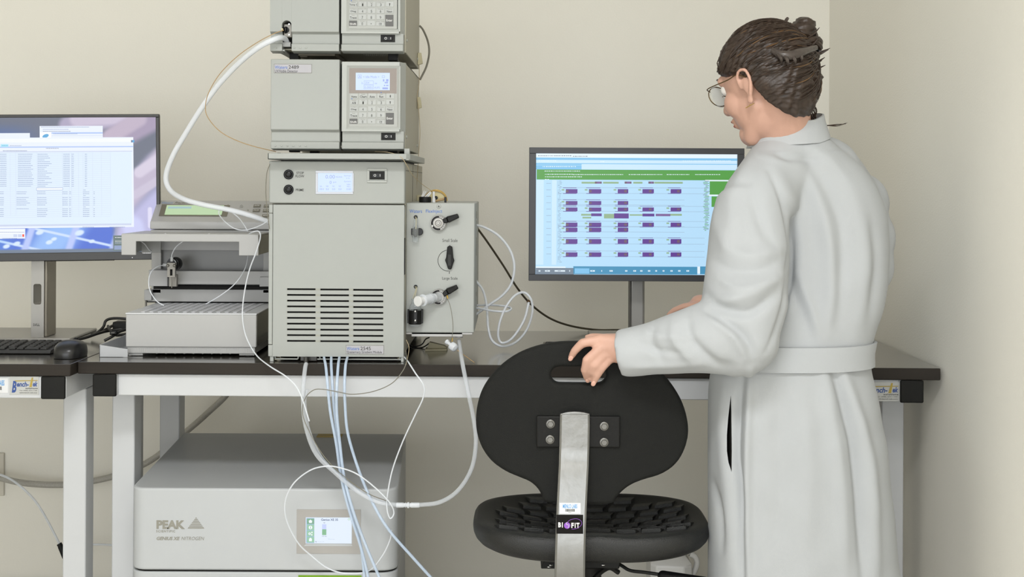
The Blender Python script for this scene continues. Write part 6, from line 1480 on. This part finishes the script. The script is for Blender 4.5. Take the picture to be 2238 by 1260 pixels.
    def wav(d):
        f, l, u = d; return .0016 * math.sin(38 * (u * .8 + f * .5) + 5 * math.sin(6 * l + 3 * f)) + .0011 * math.sin(83 * (u + .4 * f) + 7 * l) + .0007 * math.sin(150 * u + 40 * f * l)
    def hp(d, e=0.0):
        r = Rh(d) + e; return L(Hc[0] + d[0] * r, Hc[1] + d[1] * r, Hc[2] + d[2] * r)
    nu, nv = 220, 150; vs = []; fs = []
    for j in range(nv + 1):
        th = math.pi * (j + .5) / (nv + 1)
        for i in range(nu):
            ph = 2 * math.pi * i / nu; d = (math.sin(th) * math.cos(ph), math.sin(th) * math.sin(ph), math.cos(th)); vs.append(hp(d, wav(d)))
    fs = [(j * nu + i, (j + 1) * nu + i, (j + 1) * nu + (i + 1) % nu, j * nu + (i + 1) % nu) for j in range(nv) for i in range(nu)] + [tuple(range(nu)), tuple(range(nv * nu, (nv + 1) * nu))[::-1]]
    m = MB(); m.add(vs, fs); hair = m.build('hair', hairm, body, smooth=False); hair.data.polygons.foreach_set('use_smooth', [True] * len(hair.data.polygons))
    # gathered twist
    bc = P(1740, 116, 2.68)
    bun = MB()
    for k in range(9):
        a = k * .7; r1 = .022; c = bc + Vector((.018 * math.cos(a), .012 * math.sin(a), -.05 + k * .0125))
        bun.ball(c, (.036 - .0015 * k, .036, .022), None, 16, 12)
    mb_, cob = voxel(bun, .0035, 'hair_twist', 3)
    nn = normals_of(mb_); ph = np.arctan2(cob[:, 1] - bc.y, cob[:, 0] - bc.x)
    cob = cob + nn * (.0016 * np.sin(cob[:, 2] * 420 + ph * 3) + .0008 * np.sin(cob[:, 2] * 900 - ph * 5))[:, None]; mb_.vertices.foreach_set('co', cob.ravel()); mb_.update()
    link_mesh(mb_, 'hair_twist', [hairm], hair)
    def norm(v): v = Vector(v); v.normalize(); return v
    target = norm(((bc - L(*Hc)).dot(Fw), (bc - L(*Hc)).dot(Lf), (bc - L(*Hc)).dot(Up)))
    rr = random.Random(11)
    for mi, (mt, cnt) in enumerate(((hairm, 520), (hairl, 36))):
        st = MB()
        for k in range(cnt):
            th = rr.uniform(.15, 2.5); ph = rr.uniform(0, 2 * math.pi)
            d0 = norm((math.sin(th) * math.cos(ph), math.sin(th) * math.sin(ph), math.cos(th)))
            if Rh(d0) < r0f(d0) + .004: continue
            ang = d0.angle(target); fr = min(1, rr.uniform(.35, .9)); pts = []; ph0 = rr.uniform(0, 6); ok = True
            for q in range(8):
                s_ = q / 7 * fr; d = norm(d0 * (1 - s_) + target * s_ + Vector((0, 0, -.14 * math.sin(math.pi * s_)))); r0 = r0f(d)
                if Rh(d) < r0 + .002: ok = False; break
                pts.append(hp(d, .0012 + .0012 * math.sin(ph0 + q)))
            if ok: st.tube(pts, .001, n=5, sub=2, rad=[.0003, .0010, .0010, .0003])
        st.build('hair_strands', mt, hair, smooth=True, fix=False)['kind'] = 'stuff'
    # wisps around the clip and at the nape
    wis = MB(); W = lambda pts, r0=.0014, D=2.73: wis.tube([P(x, y, D + (p[0] if p else 0)) for x, y, *p in pts], r0, n=5, sub=4, rad=[r0, r0, r0 * .3])
    for pts in ([(1715, 100), (1722, 70), (1716, 48), (1722, 38)], [(1722, 95), (1734, 66), (1730, 50)], [(1730, 95), (1748, 70), (1752, 58)], [(1738, 100), (1756, 88), (1775, 80), (1782, 79)], [(1700, 95), (1695, 72), (1688, 60)], [(1712, 92), (1700, 66), (1712, 50)],
                [(1752, 118), (1766, 104), (1778, 108), (1770, 114)], [(1752, 125), (1768, 118), (1776, 112)], [(1742, 105), (1760, 98), (1770, 96)], [(1735, 90), (1744, 76), (1740, 62)], [(1728, 90), (1726, 64), (1736, 54)]):
        for k in range(4): W([(x + rr.uniform(-4, 4), y + rr.uniform(-3, 3)) for x, y in pts], .0036 - k * .0006, 2.70)
    for pts in ([(1760, 235), (1775, 262), (1800, 274), (1830, 274), (1850, 268)], [(1755, 240), (1765, 262), (1762, 280)], [(1745, 245), (1750, 266), (1742, 292)], [(1765, 215), (1782, 240), (1778, 256)], [(1770, 180), (1784, 200), (1780, 215)], [(1735, 250), (1738, 270), (1734, 285)], [(1755, 250), (1775, 275), (1768, 290)], [(1770, 225), (1779, 250), (1786, 262)], [(1766, 240), (1780, 268), (1800, 285)]):
        for k in range(3): W([(x + rr.uniform(-3, 3), y + rr.uniform(-3, 3)) for x, y in pts], .0014 - k * .0003, 2.72)
    wis.build('hair_wisps', hairm, hair, smooth=True, fix=False)['kind'] = 'stuff'
    lp = MB()
    for k in range(26):
        a0 = rr.uniform(0, 6.28); zc = rr.uniform(-.055, .05); rr_ = .050 - abs(zc) * .25; pts = []
        for q in range(7):
            a = a0 + q * .42; pts.append(bc + Vector((rr_ * math.cos(a), rr_ * .9 * math.sin(a), zc + .010 * math.sin(q * .9 + k) + q * .002)))
        pts.append(pts[-1] + Vector((rr.uniform(-.004, .022), rr.uniform(-.01, .01), rr.uniform(.004, .022))))
        lp.tube(pts, .005, n=8, sub=4, rad=[.003, .0062, .0062, .0045, .0006])
    lp.build('hair_curls', hairm, hair, smooth=True, fix=False)['kind'] = 'stuff'
    # claw clip
    ck = MB()
    ck.tube([P(1688, 110, 2.585), P(1706, 119, 2.572), P(1728, 121, 2.570), P(1752, 114, 2.585), P(1782, 104, 2.63)], .005, rad=[.006, .009, .010, .006], n=10)
    for x, y, x2, y2, d in ((1700, 118, 1708, 138, .0), (1714, 121, 1722, 142, -.004), (1730, 120, 1738, 140, .0), (1745, 116, 1752, 134, .012)): ck.tube([P(x, y, 2.570 + d), P((x + x2) / 2 + 3, (y + y2) / 2, 2.562 + d), P(x2, y2, 2.572 + d)], .003, rad=[.004, .0035, .002], n=8)
    ck.build('claw_clip', clipm, hair, smooth=True)

    # ---------------- coat
    rings = [(276, 1690, 1788, 2.715, .058), (300, 1672, 1806, 2.715, .066), (325, 1655, 1836, 2.72, .080), (360, 1640, 1880, 2.73, .098), (410, 1640, 1918, 2.735, .115), (470, 1640, 1938, 2.74, .125), (540, 1645, 1943, 2.74, .128), (610, 1645, 1940, 2.735, .128), (680, 1625, 1928, 2.725, .124), (735, 1596, 1908, 2.715, .120),
             (770, 1572, 1900, 2.71, .121), (805, 1553, 1903, 2.71, .126), (850, 1547, 1915, 2.712, .134), (950, 1546, 1934, 2.715, .146), (1050, 1546, 1945, 2.718, .152), (1150, 1547, 1954, 2.72, .156), (1260, 1546, 1966, 2.722, .160), (1380, 1543, 1975, 2.724, .164)]
    n = 64
    def ring_at(y, off=0.0):
        ys = [r[0] for r in rings]; g_ = [np.interp(y, ys, [r[k] for r in rings]) for k in range(1, 5)]
        a0, a1 = P(g_[0], y, g_[2]), P(g_[1], y, g_[2]); c = (a0 + a1) / 2; ha = (a1.x - a0.x) / 2 + off; hb = g_[3] + off
        return c, ha, hb
    def ring_pts(y, off=0.0, pleat=0.0):
        c, ha, hb = ring_at(y, off); out = []
        for i in range(n):
            a = 2 * math.pi * i / n; ca, sa = math.cos(a), math.sin(a)
            out.append(Vector((c.x + math.copysign(abs(ca) ** .86, ca) * ha, c.y + math.copysign(abs(sa) ** .86, sa) * hb + .20 * ha * ca * .5, c.z)))
        return out
    m = MB(); ys = list(np.linspace(276, 1380, 60)); vs = []; fs = []
    for y in ys: vs += ring_pts(y)
    inner = [ring_pts(y, -.012) for y in (1380, 1330, 1280)]
    for r_ in inner: vs += r_
    K = len(vs) // n; fs = [(k * n + i, k * n + (i + 1) % n, (k + 1) * n + (i + 1) % n, (k + 1) * n + i) for k in range(K - 1) for i in range(n)] + [tuple(range(n - 1, -1, -1)), tuple(range((K - 1) * n, K * n))]
    m.add(vs, fs)
    nk = nb + Vector((.012, 0, .0))
    m.capsule(nk - Zu * .03, LS + Vector((.01, 0, -.005)), .070, .070, 24); m.capsule(nk - Zu * .03, RS + Vector((-.03, 0, -.01)), .074, .070, 24); m.capsule(P(1790, 395, 2.76), RS + Vector((-.02, -.01, -.012)), .095, .072, 24); m.capsule(P(1800, 480, 2.76), P(1885, 520, 2.80), .10, .07, 24); m.capsule(P(1866, 458, 2.80), P(1882, 580, 2.79), .070, .070, 24)
    # sleeve, lower end hollow
    def sleeve(pts, rad, nn=28):
        m.tube(pts, .05, n=nn, sub=8, rad=rad)
    sleeve([LS + Vector((0, 0, .0)), P(1640, 500, 2.60), P(1637, 580, 2.575), P(1628, 660, 2.55), LE + Vector((-.002, 0, .008))], [.070, .079, .083, .083, .074])
    sleeve([LE + Vector((.012, 0, .014)), P(1560, 735, 2.535), P(1490, 748, 2.55), P(1420, 762, 2.565), P(1352, 772, 2.578)], [.072, .072, .060, .050, .0455])
    m.ball(LE + Vector((-.0, 0, .0)), .074)
    m.capsule(RS, RE, .062, .060, 22); m.capsule(RE, RW + (RE - RW).normalized() * .02, .058, .048, 22)
    cme, cc = voxel(m, .0048, 'lab_coat', 10, .55)
    # folds
    nrm = normals_of(cme)
    px = CX + cc[:, 0] * F / cc[:, 1]; py = CY - (cc[:, 2] - EYE) * F / cc[:, 1]; px, py = px - (py - CY) * ROLL, py + (px - CX) * ROLL
    near = np.clip(-nrm[:, 1] * 2.5 + .4, 0, 1); disp = np.zeros(len(cc))
    def fold(pts, amp, w, fade=True):
        nonlocal disp
        pts = np.array([(p.x, p.y) for p in catmull([Vector((x, y, 0)) for x, y in pts], 6)]); best = np.full(len(cc), 1e9); tt = np.zeros(len(cc)); nseg = len(pts) - 1
        for i in range(nseg):
            a, b2 = pts[i], pts[i + 1]; dd = b2 - a; L2 = (dd ** 2).sum() + 1e-9
            s_ = np.clip(((px - a[0]) * dd[0] + (py - a[1]) * dd[1]) / L2, 0, 1); dist = np.hypot(px - a[0] - s_ * dd[0], py - a[1] - s_ * dd[1])
            u_ = dist < best; best = np.where(u_, dist, best); tt = np.where(u_, (i + s_) / nseg, tt)
        k = np.exp(-(best / w) ** 2) * (np.sin(np.pi * np.clip(tt, .03, .97)) ** .5 if fade else 1); disp += amp * k * near
    S = .0016
    for pts, amp, w in [
        ([(1680, 372), (1706, 430), (1724, 495), (1730, 560), (1720, 640), (1702, 705), (1674, 768)], -5, 6), ([(1700, 372), (1735, 450), (1752, 530), (1750, 600)], 4, 14),
        ([(1745, 350), (1790, 440), (1812, 540), (1815, 650), (1805, 735)], 6, 16), ([(1775, 360), (1830, 460), (1842, 580), (1830, 700)], -4, 14), ([(1720, 560), (1735, 640), (1770, 735)], -4, 12), ([(1745, 600), (1775, 680), (1790, 738)], 4, 10),
        ([(1850, 400), (1885, 500), (1890, 620), (1870, 735)], 4, 18), ([(1905, 480), (1915, 580), (1900, 700)], -4, 12),
        ([(1535, 640), (1580, 672), (1640, 680), (1700, 640)], -7, 12), ([(1530, 668), (1580, 700), (1630, 740), (1650, 790)], -6, 11), ([(1528, 655), (1590, 655), (1650, 640), (1710, 600)], 5, 12), ([(1545, 690), (1600, 730), (1630, 780)], 5, 10),
        ([(1550, 560), (1600, 590), (1660, 590), (1715, 560)], -4, 13), ([(1560, 470), (1590, 540), (1640, 560), (1700, 540)], 4, 16), ([(1590, 400), (1600, 480), (1585, 560)], 4, 18), ([(1640, 400), (1660, 480), (1690, 540)], -4, 13), ([(1570, 610), (1620, 632), (1690, 610)], 4, 11),
        ([(1500, 690), (1510, 740), (1560, 790), (1600, 800)], -5, 11), ([(1470, 700), (1478, 750), (1520, 795)], 4, 11), ([(1430, 706), (1425, 750), (1450, 790)], -3, 9), ([(1400, 715), (1440, 735), (1520, 735)], 3, 10), ([(1380, 740), (1440, 765), (1500, 770)], -3, 9), ([(1366, 800), (1440, 800), (1540, 795)], 2.5, 8),
        ([(1816, 800), (1838, 860), (1868, 980), (1880, 1120), (1890, 1290)], -9, 11), ([(1838, 800), (1865, 880), (1898, 1000), (1910, 1150), (1915, 1300)], 7, 14), ([(1800, 800), (1815, 900), (1838, 1050), (1850, 1280)], 6, 16),
        ([(1640, 810), (1637, 900), (1634, 1050), (1636, 1300)], 8, 9), ([(1622, 830), (1614, 900), (1611, 1000), (1620, 1080), (1624, 1300)], -8, 8), ([(1585, 830), (1580, 950), (1592, 1080), (1600, 1280)], 5, 16), ([(1552, 1040), (1575, 1120), (1580, 1200)], -5, 9),
        ([(1700, 830), (1705, 1000), (1700, 1290)], -4, 22), ([(1750, 830), (1765, 1000), (1760, 1290)], 4, 24), ([(1720, 300), (1800, 340), (1860, 400)], 3, 14), ([(1650, 340), (1620, 380), (1600, 430)], 3, 12), ([(1690, 330), (1720, 345), (1790, 350)], -3, 8), ([(1655, 335), (1700, 352), (1760, 360)], 2, 8)]:
        fold(pts, amp * S, w)
    disp += near * .0016 * (np.sin(px * .045 + np.sin(py * .02) * 2) * np.sin(py * .017 + px * .012)) * (py > 330)
    cc = cc + nrm * disp[:, None]; cme.vertices.foreach_set('co', cc.ravel()); cme.update()
    coat = link_mesh(cme, 'lab_coat', [cloth, trous], body)
    # pocket opening in the side seam
    lens = [(1618, 884), (1613, 930), (1609.5, 975), (1609, 1010), (1612, 1035), (1618.5, 1056), (1619.5, 1010), (1619.5, 960), (1619, 920)]
    cut = MB(); cut.prism([P(x, y, 2.50) for x, y in lens], (0, .16, 0)); cu = cut.build('cutter', trous)
    bo = coat.modifiers.new('b', 'BOOLEAN'); bo.operation = 'DIFFERENCE'; bo.solver = 'EXACT'; bo.object = cu; bo.material_mode = 'TRANSFER'
    dg = bpy.context.evaluated_depsgraph_get(); nm = bpy.data.meshes.new_from_object(coat.evaluated_get(dg)); coat.modifiers.clear()
    print('slit', len(cme.polygons), len(nm.polygons), [x.name if x else None for x in nm.materials])
    if len(nm.polygons) > 1000: coat.data = nm
    bpy.data.objects.remove(cu)
    # belt across the back
    bm_ = MB(); vs = []
    for y, o_ in ((743, .002), (743.5, .0085), (769, .0095), (795, .0085), (795.5, .002)): vs += ring_pts(y, o_)
    bm_.add(vs, [(k * n + i, k * n + (i + 1) % n, (k + 1) * n + (i + 1) % n, (k + 1) * n + i) for k in range(4) for i in range(n)])
    bm_.build('belt', cloth, body, smooth=True, fix=False)
    # collar
    ckp = MB(); vs = []; nn = 40
    axis = (C - Up * .06 - nb).normalized()
    cc0 = nb + Vector((.004, .0, .0))
    for h_, r_ in ((-.012, .083), (.004, .078), (.020, .073), (.034, .070), (.0345, .0665), (.020, .067), (.0, .070)):
        for i in range(nn):
            a = 2 * math.pi * i / nn; tilt = .006 * math.cos(a) + .016 * max(0, math.cos(a - .6)) ; vs.append(cc0 + Vector((r_ * 1.02 * math.cos(a) + .006, r_ * 1.0 * math.sin(a), h_ + tilt)))
    ckp.add(vs, [(k * nn + i, k * nn + (i + 1) % nn, (k + 1) * nn + (i + 1) % nn, (k + 1) * nn + i) for k in range(6) for i in range(nn)]); ckp.build('collar', cloth, body, smooth=True, fix=False)
    # trousers and shoes
    tr = MB()
    for p, s in zip(fl, (-1, 1)):
        hp_ = pel + Vector((s * .075, 0, -.02)); kn = (hp_ + p) / 2 + F0 * .02; tr.capsule(hp_, kn, .092, .068); tr.capsule(kn, p + Zu * .03, .068, .056)
        sh = MB(); q = p - Zu * .03; sh.ball(q + F0 * .06 - Zu * .002, (.13, .045, .036), (F0, Zu.cross(F0), Zu)); sh.box(q.x - .03, q.x + .03, q.y - .03, q.y + .06, 0.001, .03); ms_, cs = voxel(sh, .006, 'shoe', 2)
        cs[:, 2] = np.maximum(cs[:, 2], .001); ms_.vertices.foreach_set('co', cs.ravel()); link_mesh(ms_, 'shoe', [blk], body)
    tr.capsule(pel, pel + Zu * .06, .118, .112); mt_, ct = voxel(tr, .008, 'trousers', 3); link_mesh(mt_, 'trousers', [trous], body)
person()
